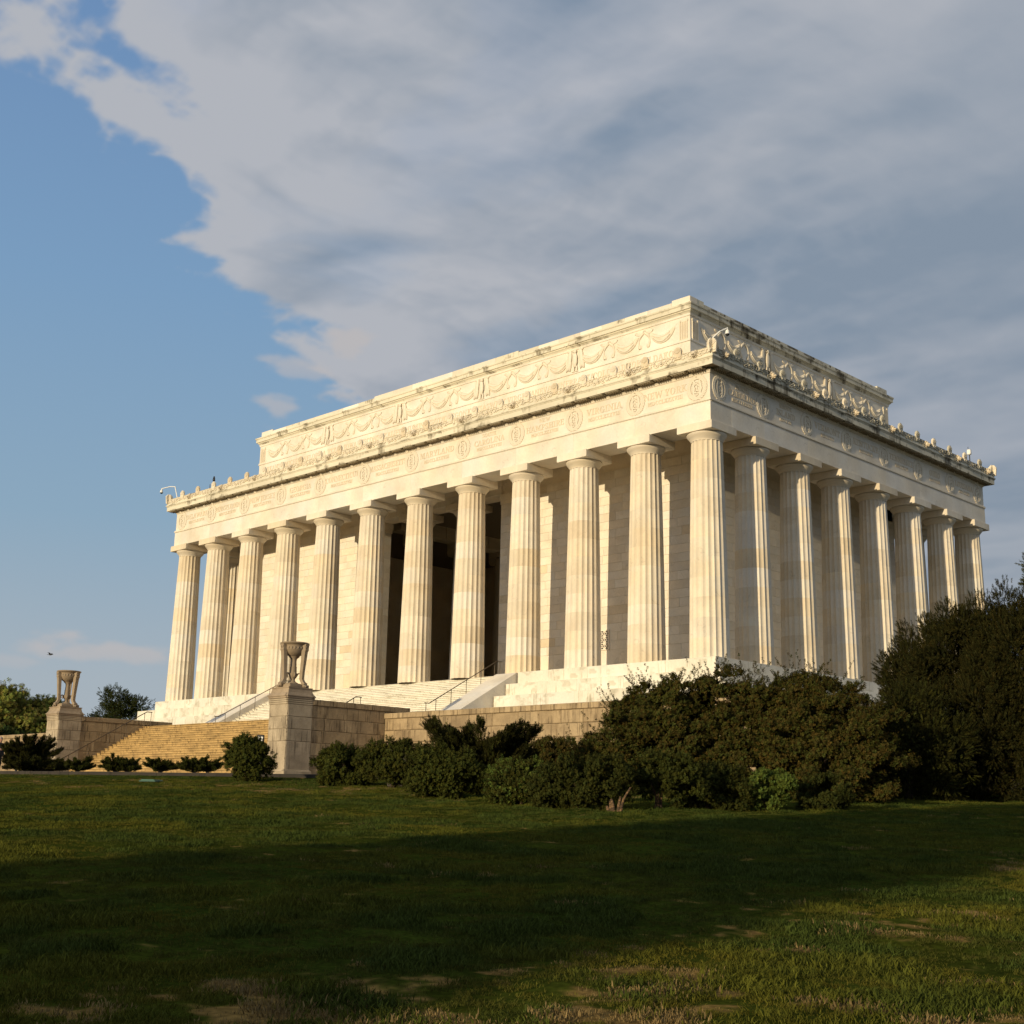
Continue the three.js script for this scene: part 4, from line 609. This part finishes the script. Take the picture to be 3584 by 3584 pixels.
const GREEN = [0.047, 0.052, 0.010], DARK = [0.036, 0.040, 0.009], BRONZE = [0.055, 0.041, 0.010], OLIVE = [0.043, 0.045, 0.0095], BRIGHT = [0.085, 0.115, 0.022], NEEDLE = [0.025, 0.025, 0.0068];

function roundShrub(label, [x, z], L, n, base, seed, size = 0.15, alt = null, pa = 0, sprig = SPRIG.box) {
  const r = rng(seed), t = thing('round_shrub', label, 'shrub', [x, lawnY(x, z) - 0.03, z], 0, 'clipped shrubs along the lawn edge'), list = []; L = L.map((l) => [l[0] * 0.85, l[1] * 0.92, l[2] * 0.85, l[3] * 0.70, l[4] * 0.84, l[5] * 0.70]);
  lobes(list, L, n, size, r, 0.12, 0.35, 0.2); leaves(list, sprig, white1, t, tintOf(base, 0.35, alt, pa), seed + 1);
  const h = Math.max(...L.map((l) => l[1])); stems(t, 7, h * 0.9, Math.max(...L.map((l) => l[3])) * 0.6, 0.04, r, M.twig); return t;
}
roundShrub('round clipped shrub in front of the golden stairs, left of the near pier', [0.03, 29.98], [[-0.35, 0.95, 0, 0.85, 0.80, 0.85], [0.35, 0.78, -0.1, 0.72, 0.75, 0.8], [-0.1, 1.2, 0, 0.55, 0.5, 0.55]], 5200, GREEN, 101);
roundShrub('round clipped shrub at the foot of the shaded cheek wall', [5.5, 29.75], [[-0.1, 0.75, 0, 1.15, 0.76, 1.05], [0.5, 0.6, -0.3, 0.75, 0.62, 0.8]], 5200, GREEN, 102);
roundShrub('two lobed shrub with bare brown twigs below, beside dark juniper', [9.3, 30.6], [[-0.75, 0.85, 0.15, 0.62, 0.66, 0.62], [-0.2, 0.95, 0, 0.55, 0.62, 0.6], [0.55, 0.85, -0.3, 0.72, 0.82, 0.7]], 4600, GREEN, 103, 0.14, OLIVE, 0.5);
roundShrub('large round clipped shrub in front of the spreading juniper', [14.6, 33.0], [[-0.3, 0.72, 0.2, 1.0, 0.72, 0.9], [0.35, 0.62, -0.2, 0.85, 0.66, 0.8], [-0.35, 0.3, 0.5, 0.6, 0.35, 0.5]], 5600, GREEN, 104, 0.13);
roundShrub('low bright topped shrub between two larger clipped shrubs', [16.2, 32.2], [[0, 0.42, 0, 0.62, 0.5, 0.6]], 2000, BRIGHT, 105, 0.12);
roundShrub('small bronze globe shrub standing above its neighbours', [15.6, 29.6], [[0, 1.25, 0, 0.52, 0.58, 0.52]], 2200, BRONZE, 106, 0.12, OLIVE, 0.35);
roundShrub('mid sized mixed green shrub left of the dark shrub cluster', [18.0, 33.5], [[-0.25, 0.52, 0.1, 0.72, 0.56, 0.65], [0.4, 0.66, -0.2, 0.6, 0.55, 0.6]], 3400, OLIVE, 107, 0.12, BRIGHT, 0.3);
roundShrub('dense dark shrub cluster left of the cut stems', [20.6, 34.0], [[-0.85, 0.55, 0.3, 0.65, 0.6, 0.62], [-0.1, 0.72, 0.1, 0.75, 0.66, 0.7], [0.7, 0.78, -0.35, 0.66, 0.62, 0.66], [-0.6, 0.3, 0.55, 0.45, 0.34, 0.4]], 6000, DARK, 108, 0.12, OLIVE, 0.3);
roundShrub('dark shrub arching over the cut stems', [21.6, 32.2], [[-0.2, 0.95, 0, 0.7, 0.5, 0.6], [0.6, 0.7, -0.4, 0.55, 0.65, 0.5]], 3000, DARK, 109, 0.12, GREEN, 0.4);
roundShrub('boxy dark green shrub left of the bright green shrub', [22.0, 30.6], [[-0.45, 0.55, 0.2, 0.5, 0.56, 0.45], [0.1, 0.6, -0.05, 0.5, 0.58, 0.45], [0.62, 0.52, -0.4, 0.45, 0.52, 0.45]], 4200, DARK, 110, 0.11, OLIVE, 0.35);
roundShrub('bright green clipped shrub in front of the bronze thicket', [22.9, 29.25], [[-0.15, 0.55, 0.15, 0.52, 0.5, 0.5], [0.25, 0.62, -0.2, 0.5, 0.42, 0.45]], 3000, GREEN, 111, 0.11, BRIGHT, 0.85);
roundShrub('low dark shrub at the right end of the clipped row', [23.6, 27.6], [[0, 0.4, 0, 0.75, 0.5, 0.7]], 2400, DARK, 112, 0.12);

function thicket(label, [x, z], L, n, base, seed, size, sprig, alt, pa, shoots = 40, clump = 0.36, group = 'tall shrubs round the terrace corner') {
  const r = rng(seed), t = thing('tall_shrub', label, 'shrub', [x, lawnY(x, z) - 0.05, z], 0, group), list = []; if (sprig === SPRIG.needle && n > 50000) L = L.map((l) => [l[0], l[1], l[2], l[3], l[4], l[5]]); if (sprig === SPRIG.broad) L = L.map((l) => [l[0], l[1] * 0.93, l[2], l[3], l[4] * 0.95, l[5]]);
  lobes(list, L, n, size, r, sprig === SPRIG.needle ? 0.2 : 0.5, 0.2, clump, sprig === SPRIG.needle ? 1.5 : 0.6);
  for (let k = 0; k < shoots; k++) {                              // loose shoots that break the outline
    const l = pick(L, r), d = sph(r); d[1] = Math.abs(d[1]) * 0.9 + 0.05; const b = [l[0] + d[0] * l[3] * 0.9, l[1] + d[1] * l[4] * 0.9, l[2] + d[2] * l[5] * 0.9], len = 0.3 + r() * 0.75, up = 0.5 + r() * 0.8;
    for (let j = 0; j < 9; j++) { const s = (j / 9) * len; list.push([b[0] + d[0] * s + (r() - 0.5) * 0.1, b[1] + (d[1] * 0.6 + up * 0.5) * s, b[2] + d[2] * s + (r() - 0.5) * 0.1, d[0] + (r() - 0.5), d[1] + up, d[2] + (r() - 0.5), size * (0.55 + r() * 0.5)]); }
  }
  leaves(list, sprig, white1, t, tintOf(base, 0.4, alt, pa), seed + 1); const h = Math.max(...L.map((l) => l[1])); stems(t, 9, h * 0.62, Math.max(...L.map((l) => Math.abs(l[0]))) * 0.55, 0.07, r); return t;
}
const R1 = rng(7); const many = (n, c, s, rad) => Array.from({ length: n }, () => { const k = 0.75 + R1() * 0.5; return [c[0] + (R1() - 0.5) * s[0], c[1] + (R1() - 0.5) * s[1], c[2] + (R1() - 0.5) * s[2], rad * k, rad * k * (0.8 + R1() * 0.3), rad * k]; });
thicket('bronze green tall shrub in front of the wall, leftmost of the thicket', [13.4, 23.4], [[-1.5, 0.9, 0.4, 0.9, 0.8, 0.9], [-0.3, 1.2, 0.2, 1.2, 1.1, 1.1], [0.3, 2.2, -0.3, 0.95, 0.8, 0.9], [-0.5, 2.75, -0.2, 0.5, 0.4, 0.5], [1.3, 1.5, 0, 1.1, 1.3, 1.1], [1.1, 2.9, -0.4, 0.7, 0.7, 0.7], [0.5, 3.5, -0.4, 0.35, 0.4, 0.35], [1.7, 3.6, -0.4, 0.45, 0.4, 0.45]], 26000, OLIVE, 121, 0.125, SPRIG.broad, BRONZE, 0.35, 150, 0.3);
thicket('bronze green tall shrub below the temple corner, middle of the thicket', [16.3, 22.2], [[-0.6, 1.3, 0.2, 1.4, 1.2, 1.2], [0.6, 2.2, -0.2, 1.1, 0.9, 1.0], [-0.7, 3.1, -0.3, 0.8, 0.6, 0.8], [0.9, 1.1, 0.5, 1.1, 1.0, 0.9], [1.5, 2.7, -0.4, 0.8, 0.8, 0.8], [-0.2, 3.9, -0.3, 0.5, 0.45, 0.5], [1.0, 3.7, -0.3, 0.4, 0.45, 0.4], [1.9, 3.6, -0.4, 0.4, 0.35, 0.4]], 27000, OLIVE, 122, 0.125, SPRIG.broad, BRONZE, 0.45, 160, 0.3);
thicket('broad bronze tall shrub right of the bright clipped shrub', [20.0, 21.6], [[-0.9, 1.4, 0.2, 1.3, 1.3, 1.2], [0.5, 1.3, 0.5, 1.3, 1.2, 1.2], [-0.9, 3.0, -0.2, 1.0, 0.8, 0.9], [0.5, 2.6, 0, 1.0, 0.8, 0.9], [1.6, 1.1, 0.4, 0.9, 1.1, 0.9], [-0.9, 3.9, -0.2, 0.55, 0.45, 0.5], [1.4, 2.4, 0, 0.7, 0.6, 0.7], [0.2, 3.5, -0.2, 0.45, 0.4, 0.4]], 30000, OLIVE, 123, 0.125, SPRIG.broad, BRONZE, 0.5, 170, 0.3);
thicket('tall dark yew filling the right edge, its top against the columns', [20.6, 12.6], [[-2.0, 2.9, 0.2, 0.95, 2.8, 1.1], [-1.9, 5.0, 0, 0.75, 0.9, 0.8], [-1.1, 5.6, 0.1, 0.75, 0.8, 0.7], [0, 3.0, 0.2, 1.6, 3.0, 1.6], [-0.9, 2.2, 0.9, 1.3, 2.2, 1.0], [2.0, 3.2, -0.4, 1.8, 3.2, 1.7], [-0.2, 5.4, 0, 0.9, 1.0, 0.8], [0.8, 5.9, -0.1, 0.9, 0.8, 0.8], [1.8, 5.9, -0.3, 0.9, 0.8, 0.8], [2.9, 5.7, -0.5, 1.0, 0.9, 0.9], [3.9, 3.6, -1, 1.6, 3.2, 1.6], [1.2, 2.2, 1.2, 1.6, 2.0, 1.0], [2.6, 4.6, 0.4, 1.2, 1.3, 1.0]], 90000, NEEDLE, 124, 0.19, SPRIG.needle, [0.038, 0.033, 0.009], 0.3, 60, 0.42);

thicket('dark low evergreen filling the gap between bronze thicket and yew', [20.6, 17.2], [[-0.8, 1.3, 0, 1.1, 1.3, 1.0], [0.7, 1.5, 0, 1.2, 1.5, 1.1], [0, 2.5, -0.2, 0.8, 0.9, 0.8]], 9000, NEEDLE, 125, 0.2, SPRIG.needle, OLIVE, 0.3, 40, 0.36);

// junipers: arching feathered branches
function juniper(label, [x, y, z], n, len, flat, per, base, seed, size, alt = OLIVE) {
  const r = rng(seed), t = thing('juniper', label, 'shrub', [x, y, z], 0, 'spreading junipers'), list = [];
  for (let k = 0; k < n; k++) {
    const a = r() * 6.28, e = flat * (0.15 + r() * 0.9), L = len * (0.55 + r() * 0.5), dir = new THREE.Vector3(Math.cos(a), e, Math.sin(a)).normalize(), pts = [];
    for (let j = 0; j <= 4; j++) { const s = (j / 4) * L; pts.push([dir.x * s, 0.05 + dir.y * s + 0.10 * Math.sin(j * 0.8) * L * 0.4, dir.z * s]); }
    if (k < 14) part('branch', tube(pts, (q) => 0.035 * (1 - q * 0.8), 5), M.bark, t);
    for (let j = 0; j < per; j++) { const q = 0.12 + 0.88 * Math.sqrt(r()), i = Math.min(3, Math.floor(q * 4)), f = q * 4 - i, w = (1 - q) * 0.2 * len + 0.02 + 0.055 * len, b = [0, 1, 2].map((c) => lerp(pts[i][c], pts[i + 1][c], f)), o = [(r() - 0.5) * w, (r() - 0.35) * w, (r() - 0.5) * w]; if (b[1] + o[1] < 0.02) continue; list.push([b[0] + o[0], b[1] + o[1], b[2] + o[2], dir.x + (r() - 0.5) * 0.9, dir.y + 0.25 + (r() - 0.5) * 0.7, dir.z + (r() - 0.5) * 0.9, size * (0.7 + r() * 0.6)]); }
  }
  leaves(list, SPRIG.needle, white1, t, tintOf(base, 0.35, alt, 0.25), seed + 1); return t;
}
juniper('wide dark juniper with ragged arms against the tan granite wall', [11.4, lawnY(11.4, 28.4), 28.4], 120, 2.9, 1.15, 170, NEEDLE, 131, 0.21);
juniper('dark juniper at the far left with arms reaching over the wall', [-17.3, -7.13, 30.6], 60, 1.8, 1.7, 120, NEEDLE, 132, 0.2);
juniper('low dark juniper beneath the left pier', [-16.4, -7.13, 30.6], 60, 1.5, 0.45, 80, NEEDLE, 133, 0.2);
const small = [[-12.91, 30.29, 0.72], [-10.75, 29.63, 0.8], [-10.1, 29.35, 0.62], [-8.42, 28.75, 0.7], [-6.85, 28.04, 0.75], [-6.2, 27.8, 0.65]];
const smallNames = ['leftmost', 'second', 'third', 'fourth, standing alone,', 'fifth', 'rightmost'];
small.forEach(([x, z, s], k) => juniper(smallNames[k] + ' of the low spiky junipers along the foot of the golden stairs', [x, -7.13, z], 36, s * 1.05, 1.1, 46, DARK, 140 + k, 0.17, GREEN));

// trees: tapered trunk, limbs, crown of many leaf clumps
function tree(name, label, [x, y, z], H, crown, n, base, seed, size, sprig, alt, pa, group, lob = 26) {
  const r = rng(seed), t = thing(name, label, 'tree', [x, y, z], 0, group), [cx, cy, cz, rx, ry, rz] = crown, L = [], list = [];
  for (let k = 0; k < lob; k++) { const d = sph(r), s = 0.45 + r() * 0.5, q = 0.22 + r() * 0.2; L.push([cx + d[0] * rx * s, cy + d[1] * ry * s, cz + d[2] * rz * s, rx * q, ry * q * 0.8, rz * q]); }
  lobes(list, L, n, size, r, 0.22, 0.3, rx * 0.13);
  part('trunk', tube([[0, -0.3, 0], [0.05, H * 0.2, 0.02], [0.1, cy * 0.8, -0.05], [0.05, cy + ry * 0.5, 0.1]], (q) => H * 0.028 * (1.15 - q * 0.95), 9), M.bark, t);
  L.slice(0, 12).forEach((l) => part('limb', tube([[0.05, cy * 0.5 + r() * ry * 0.4, 0], [l[0] * 0.45, (l[1] + cy * 0.6) / 2 + 0.3, l[2] * 0.45], [l[0], l[1], l[2]]], (q) => H * 0.011 * (1.1 - q), 5), M.bark, t));
  leaves(list, sprig, group === far && sprig === SPRIG.oak ? thinLeaf : white1, t, tintOf(base, 0.35, alt, pa), seed + 1, 'crown'); return t;
}
const far = 'trees beyond the terrace at the left';
tree('broadleaf_tree', 'yellow green broadleaf tree behind the left stone tripod', [-84.2, -8.5, 0.5], 11, [0, 7.6, 0, 5.0, 3.7, 5.0], 15000, [0.21, 0.23, 0.05], 151, 0.33, SPRIG.oak, [0.19, 0.16, 0.045], 0.4, far);
tree('broadleaf_tree', 'tall pale green tree at the extreme left edge', [-88.5, -8.5, 7.5], 10, [0, 6.6, 0, 4.4, 3.4, 4.4], 9000, [0.16, 0.18, 0.04], 152, 0.33, SPRIG.oak, null, 0, far);
tree('pine_tree', 'dark rounded pine between the left tripod and temple', [-89.4, -8.5, -13.2], 11.5, [0, 8.6, 0, 3.6, 3.1, 4.2], 9000, [0.040, 0.052, 0.018], 153, 0.36, SPRIG.needle, GREEN, 0.3, far, 20);
tree('pine_tree', 'smaller dark pine close right of the left tripod', [-90.6, -8.5, -8.2], 9.5, [0, 7.4, 0, 2.2, 2.2, 2.4], 5000, [0.042, 0.052, 0.018], 154, 0.34, SPRIG.needle, OLIVE, 0.3, far, 12);
tree('broadleaf_tree', 'low dark tree directly behind the far retaining wall', [-80.0, -8.5, 4.5], 6.5, [0, 4.0, 0, 3.6, 2.4, 3.6], 3000, [0.035, 0.055, 0.016], 155, 0.5, SPRIG.oak, null, 0, far);
tree('broadleaf_tree', 'dark low tree left of the left pier behind the wall', [-79.0, -8.5, -2.5], 6.0, [0, 3.9, 0, 2.6, 2.6, 2.8], 2600, [0.040, 0.040, 0.014], 156, 0.5, SPRIG.oak, null, 0, far);
tree('evergreen_tree', 'tall evergreen cut by the right edge of the picture', [20.55, -7.4, 0.95], 14, [0, 8.9, 0, 1.5, 4.2, 1.5], 9000, [0.055, 0.058, 0.018], 157, 0.30, SPRIG.needle, OLIVE, 0.5, undefined, 30);
// trees out of frame whose long shadow lies over the foreground lawn
const shade = 'trees behind the viewer that shade the lawn';
[[34.2, 96, 17, 3.2], [35.0, 104, 18, 3.3], [35.7, 112, 19, 3.4], [36.4, 120, 21, 3.4], [33.2, 86, 14, 2.9], [36.3, 85, 7.2, 1.9]].forEach(([x, z, h, w], k) => tree('shade_tree', ['nearest', 'second', 'third', 'fourth', 'fifth', 'shortest'][k] + ' of the leafy trees behind the viewer shading the lawn', [x, lawnY(x, z), z], h, [0, h * 0.6, 0, w, h * 0.42, w], 3400, [0.06, 0.08, 0.022], 160 + k * 3, 0.8, SPRIG.oak, null, 0, shade, 30));

// cut shrub stems
{
  const t = thing('cut_stems', 'pale cut shrub stems sticking up from the lawn', 'stump', [21.85, lawnY(21.85, 34.15) - 0.03, 34.15]), r = rng(170), cream = std({ color: lin(0.46, 0.31, 0.17), map: barkTex, roughness: 0.9 });
  for (const [x, z, h, lx, w] of [[-0.16, 0, 0.36, -0.05, 0.055], [-0.06, 0.03, 0.42, -0.10, 0.05], [0.06, 0, 0.5, 0.05, 0.045], [0.14, 0.02, 0.78, 0.30, 0.035], [0.0, -0.06, 0.3, 0.12, 0.05], [-0.2, 0.05, 0.2, -0.08, 0.05]]) part('stem', tube([[x, 0, z], [x + lx * 0.3, h * 0.4, z], [x + lx, h * 0.78, z - 0.02]], (q) => w * (1.15 - q * 0.5), 7), cream, t);
}

// ---- grass blades on the visible lawn
{
  const mk = (n, hgt, seed) => { const r = rng(seed), p = [], ix = []; for (let k = 0; k < n; k++) { const a = r() * 6.28, x = (r() - 0.5) * 0.2, z = (r() - 0.5) * 0.2, h = hgt * (0.5 + r() * 0.7), w = 0.0022 + r() * 0.002, lx = (r() - 0.5) * h * 1.5, lz = (r() - 0.5) * h * 1.5, i = p.length / 3, c = Math.cos(a) * w, s = Math.sin(a) * w; p.push(x - c, 0, z - s, x + c, 0, z + s, x + lx * 0.4 + c * 0.8, h * 0.62, z + lz * 0.4 + s * 0.8, x + lx * 0.4 - c * 0.8, h * 0.62, z + lz * 0.4 - s * 0.8, x + lx, h, z + lz); ix.push(i, i + 1, i + 2, i, i + 2, i + 3, i + 3, i + 2, i + 4); } const g = new THREE.BufferGeometry(); g.setAttribute('position', new THREE.Float32BufferAttribute(p, 3)); g.setIndex(ix); g.computeVertexNormals(); return g; };
  const r = rng(200), spots = [[], []], cam = [42.4, 58.7], yaw = 0.78044;
  const bands = [[7, 13, 190], [13, 20, 130], [20, 30, 80], [30, 44, 50], [44, 66, 30]];
  for (const [d0, d1, dens] of bands) { const n = Math.round(0.5 * 1.0 * (d1 * d1 - d0 * d0) * dens); for (let k = 0; k < n; k++) { const d = Math.sqrt(d0 * d0 + r() * (d1 * d1 - d0 * d0)), a = yaw + (r() - 0.5) * 1.0, x = cam[0] - Math.sin(a) * d, z = cam[1] - Math.cos(a) * d; if (Math.hypot(x - CX, z - CZ) < 50.1) continue; const dry = lawnDry(x, z), clump = fbm(x * 1.5 + 70, z * 1.5, 4), yel = fbm(x * 0.5 + 7, z * 0.5 + 31, 4); if (clump < 0.36 && r() < 0.5) continue; spots[dry > 0.25 + r() * 0.6 ? 1 : 0].push([x, lawnY(x, z) - 0.006, z, (r() - 0.5) * 0.4, 1, (r() - 0.5) * 0.4, (0.6 + 0.8 * sstep(0.40, 0.70, clump)) * (0.75 + r() * 0.5), clump, yel]); } }
  const lawnGrass = new THREE.Group(); lawnGrass.name = 'grass'; lawnGrass.userData = { kind: 'stuff', label: 'mown green lawn grass with straw coloured dead patches', category: 'grass' }; scene.add(lawnGrass);
  leaves(spots[0], mk(34, 0.042, 1), white1, lawnGrass, (q, e) => { const k = 0.7 + q() * 0.6, y = sstep(0.42, 0.66, e[8]), w = sstep(0.6, 0.38, e[7]); return [(0.043 + 0.034 * y + 0.014 * w) * k, (0.060 + 0.020 * y) * k, 0.0115 * k]; }, 201, 'green_blades');
  leaves(spots[1], mk(22, 0.03, 2), white1, lawnGrass, (q) => { const k = 0.6 + q() * 0.7; return [0.19 * k, 0.135 * k, 0.058 * k]; }, 202, 'dry_blades');
}

// ================================================================ people, bird, small things
function figure(name, label, [x, y, z], turn, cloth, trousers, skin, hat, hatKind) {
  // joints of a standing figure with one arm bent in front; distances to tapered bones joined smoothly
  const J = { neck: [0, 1.47, 0], head: [0, 1.60, 0.03], chest: [0, 1.28, 0], waist: [0, 1.05, 0.01], hip: [0, 0.93, 0] };
  const bones = [[[0, 1.40, 0], [0, 1.53, 0.015], 0.058, 0.055, 2], [[0, 1.61, 0.02], [0, 1.675, 0.012], 0.083, 0.092, 2], [[0, 1.545, 0.055], [0, 1.60, 0.055], 0.045, 0.062, 2], [[0, 1.605, 0.105], [0, 1.585, 0.122], 0.012, 0.016, 2], [[-0.1, 1.60, 0], [-0.1, 1.625, -0.005], 0.018, 0.018, 2], [[0.1, 1.60, 0], [0.1, 1.625, -0.005], 0.018, 0.018, 2],
    [[0, 1.32, 0], [0, 1.02, 0.01], 0.155, 0.135, 0], [[-0.13, 1.36, 0], [0.13, 1.36, 0], 0.09, 0.09, 0], [[0, 1.0, 0], [0, 0.93, 0], 0.15, 0.145, 1]];
  for (const s of [-1, 1]) { bones.push([[s * 0.19, 1.37, 0], [s * 0.25, 1.10, -0.02], 0.068, 0.05, 0]); bones.push(s < 0 ? [[s * 0.25, 1.10, -0.02], [s * 0.15, 1.12, 0.20], 0.048, 0.036, 0] : [[s * 0.25, 1.10, -0.02], [s * 0.24, 0.87, 0.06], 0.048, 0.036, 0]); const h = s < 0 ? [-0.12, 1.13, 0.24] : [0.24, 0.81, 0.08]; for (let f = 0; f < 4; f++) { const o = (f - 1.5) * 0.019; bones.push(s < 0 ? [[h[0] + 0.0, h[1] + o, h[2]], [h[0] + 0.06, h[1] + o, h[2] + 0.06], 0.011, 0.009, 2] : [[h[0], h[1], h[2] + o], [h[0] - 0.01, h[1] - 0.085, h[2] + o], 0.011, 0.009, 2]); } bones.push([s < 0 ? [-0.14, 1.12, 0.21] : [0.24, 0.86, 0.065], h, 0.032, 0.03, 2], [h, [h[0] + (s < 0 ? 0.02 : -0.01), h[1] + (s < 0 ? 0.06 : -0.05), h[2] + 0.045], 0.012, 0.01, 2]);
    bones.push([[s * 0.09, 0.9, 0], [s * 0.105, 0.49, 0.02], 0.092, 0.062, 1], [[s * 0.105, 0.49, 0.02], [s * 0.11, 0.09, -0.01], 0.062, 0.043, 1], [[s * 0.11, 0.05, -0.03], [s * 0.115, 0.035, 0.15], 0.045, 0.036, 3]); }
  const N = 96, half = 0.96, mc = new MarchingCubes(N, new THREE.MeshBasicMaterial(), false, false, 200000); mc.isolation = 0;
  const cols = [cloth, trousers, skin, [0.02, 0.018, 0.016]], sd = (px, py, pz, b) => { const [A, B, ra, rb] = b, ax = px - A[0], ay = py - A[1], az = pz - A[2], bx = B[0] - A[0], by = B[1] - A[1], bz = B[2] - A[2], t = clamp01((ax * bx + ay * by + az * bz) / (bx * bx + by * by + bz * bz)); return Math.hypot(ax - bx * t, ay - by * t, az - bz * t) - (ra + (rb - ra) * t); };
  for (let k = 0; k < N; k++) for (let j = 0; j < N; j++) for (let i = 0; i < N; i++) { const px = ((i - N / 2) / (N / 2)) * half, py = ((j - N / 2) / (N / 2)) * half + 0.9, pz = ((k - N / 2) / (N / 2)) * half; let v = 1; if (Math.abs(px) < 0.4 && Math.abs(pz) < 0.4) { let s = 0; for (const b of bones) s += Math.exp(-sd(px, py, pz, b) * 55); v = -Math.log(s + 1e-12) / 55; } mc.field[i + j * N + k * N * N] = -v; }
  mc.update(); const n = mc.count, pos = new Float32Array(mc.positionArray.subarray(0, n * 3)), nor = new Float32Array(mc.normalArray.subarray(0, n * 3)), col = new Float32Array(n * 3);
  for (let k = 0; k < n; k++) { pos[k * 3] *= half; pos[k * 3 + 1] = pos[k * 3 + 1] * half + 0.9; pos[k * 3 + 2] *= half; let best = 9, id = 0; for (const b of bones) { const d = sd(pos[k * 3], pos[k * 3 + 1], pos[k * 3 + 2], b); if (d < best) { best = d; id = b[4]; } } col.set(cols[id], k * 3); }
  const g = new THREE.BufferGeometry(); g.setAttribute('position', new THREE.BufferAttribute(pos, 3)); g.setAttribute('normal', new THREE.BufferAttribute(nor, 3)); g.setAttribute('color', new THREE.BufferAttribute(col, 3));
  const t = thing(name, label, 'person', [x, y, z], turn); part('body', g, std({ vertexColors: true, roughness: 0.9 }), t);
  const hm = std({ color: lin(...hat), roughness: 0.9 }), cap = joined([new THREE.SphereGeometry(0.107, 16, 8, 0, 6.283, 0, 1.5).scale(1, 0.85, 1.12).translate(0, 1.66, 0.005), ...(hatKind ? [new THREE.CylinderGeometry(0.085, 0.085, 0.012, 16).scale(1, 1, 0.9).translate(0, 1.665, 0.095)] : [])]); part('cap', cap, hm, t);
  part('eye', new THREE.SphereGeometry(0.011, 6, 5), M.black, t, [-0.032, 1.622, 0.098]); part('eye', new THREE.SphereGeometry(0.011, 6, 5), M.black, t, [0.032, 1.622, 0.098]); part('mouth', new THREE.BoxGeometry(0.04, 0.006, 0.01), M.black, t, [0, 1.553, 0.106]);
}
figure('person', 'person in dark navy jacket and pale grey cap at the left edge', [-20.1, -7.13, 30.75], 1.9, [0.02, 0.024, 0.04], [0.025, 0.024, 0.026], [0.38, 0.21, 0.14], [0.32, 0.31, 0.29], 0);
figure('person', 'person in dark cap half hidden behind the far left juniper', [-20.3, -7.33, 29.6], 0.6, [0.016, 0.026, 0.05], [0.03, 0.03, 0.035], [0.40, 0.23, 0.15], [0.045, 0.035, 0.03], 1);
{ // bird far off
  const t = thing('bird', 'small dark bird flying above the left tripod', 'bird', [-65.7, 4.13, 6.7], 0.6), m = std({ color: lin(0.03, 0.03, 0.032) }), s = new THREE.SphereGeometry(1, 8, 6);
  part('body', joined([moved(s, 0, 0, 0, 0.19, 0.06, 0.06), moved(s, 0.19, 0.035, 0, 0.055, 0.05, 0.05), moved(s, 0.26, 0.03, 0, 0.04, 0.012, 0.015), moved(s, -0.24, 0, 0, 0.12, 0.015, 0.05)]), m, t);
  for (const q of [-1, 1]) { const g = new THREE.BufferGeometry(); g.setAttribute('position', new THREE.Float32BufferAttribute([0.09, 0.02, q * 0.04, -0.09, 0.02, q * 0.04, 0.06, 0.15, q * 0.22, -0.1, 0.12, q * 0.2, -0.1, 0.14, q * 0.42], 3)); g.setIndex([0, 1, 2, 1, 3, 2, 2, 3, 4]); g.computeVertexNormals(); part('wing', g, std({ color: lin(0.03, 0.03, 0.032), side: THREE.DoubleSide }), t); }
}
{ // dark sign post by the stairs
  const t = thing('sign_post', 'dark square sign post with white symbols beside the near pier', 'sign', [-8.63, -7.13, 23.51], Math.PI / 4);
  part('post', moved(cblock(0.30, 1.95, 0.30, 0.015), 0, 0, 0), std({ color: lin(0.022, 0.02, 0.02), roughness: 0.6 }), t);
  const dot = new THREE.CylinderGeometry(0.055, 0.055, 0.006, 14).rotateX(Math.PI / 2); for (const x of [-0.07, 0.08]) part('symbol', joined([dot.clone().translate(0, 0.03, 0), new THREE.BoxGeometry(0.05, 0.11, 0.006).translate(0, -0.07, 0)]), M.white, t, [x, 1.78, 0.154]);
  const b = thing('utility_box', 'brown utility box behind the two lobed shrub', 'utility box', [7.48, lawnY(7.48, 28.78), 28.78], Math.PI / 4); part('cabinet', cblock(0.75, 1.45, 0.5, 0.03), std({ color: lin(0.05, 0.04, 0.03), roughness: 0.8 }), b); part('lid', moved(cblock(0.82, 0.06, 0.57, 0.015), 0, 1.45, 0), std({ color: lin(0.045, 0.038, 0.03), roughness: 0.8 }), b); part('door', moved(cblock(0.62, 1.2, 0.03, 0.01), 0, 0.12, 0.255), std({ color: lin(0.055, 0.045, 0.034), roughness: 0.8 }), b);
  const v = thing('valve_cover', 'small flat green cover lying in the grass', 'cover', [-0.8, lawnY(-0.8, 33.55), 33.55], -0.8); part('lid', moved(cblock(1.15, 0.07, 0.5, 0.02), 0, 0.02, 0), std({ color: lin(0.07, 0.16, 0.115), roughness: 0.7 }), v); part('collar', cblock(1.25, 0.05, 0.6, 0.01), std({ color: lin(0.06, 0.12, 0.09), roughness: 0.8 }), v);
}

scene.traverse((o) => { if (o.isMesh) { o.castShadow = true; o.receiveShadow = true; } });
renderer.render(scene, camera);
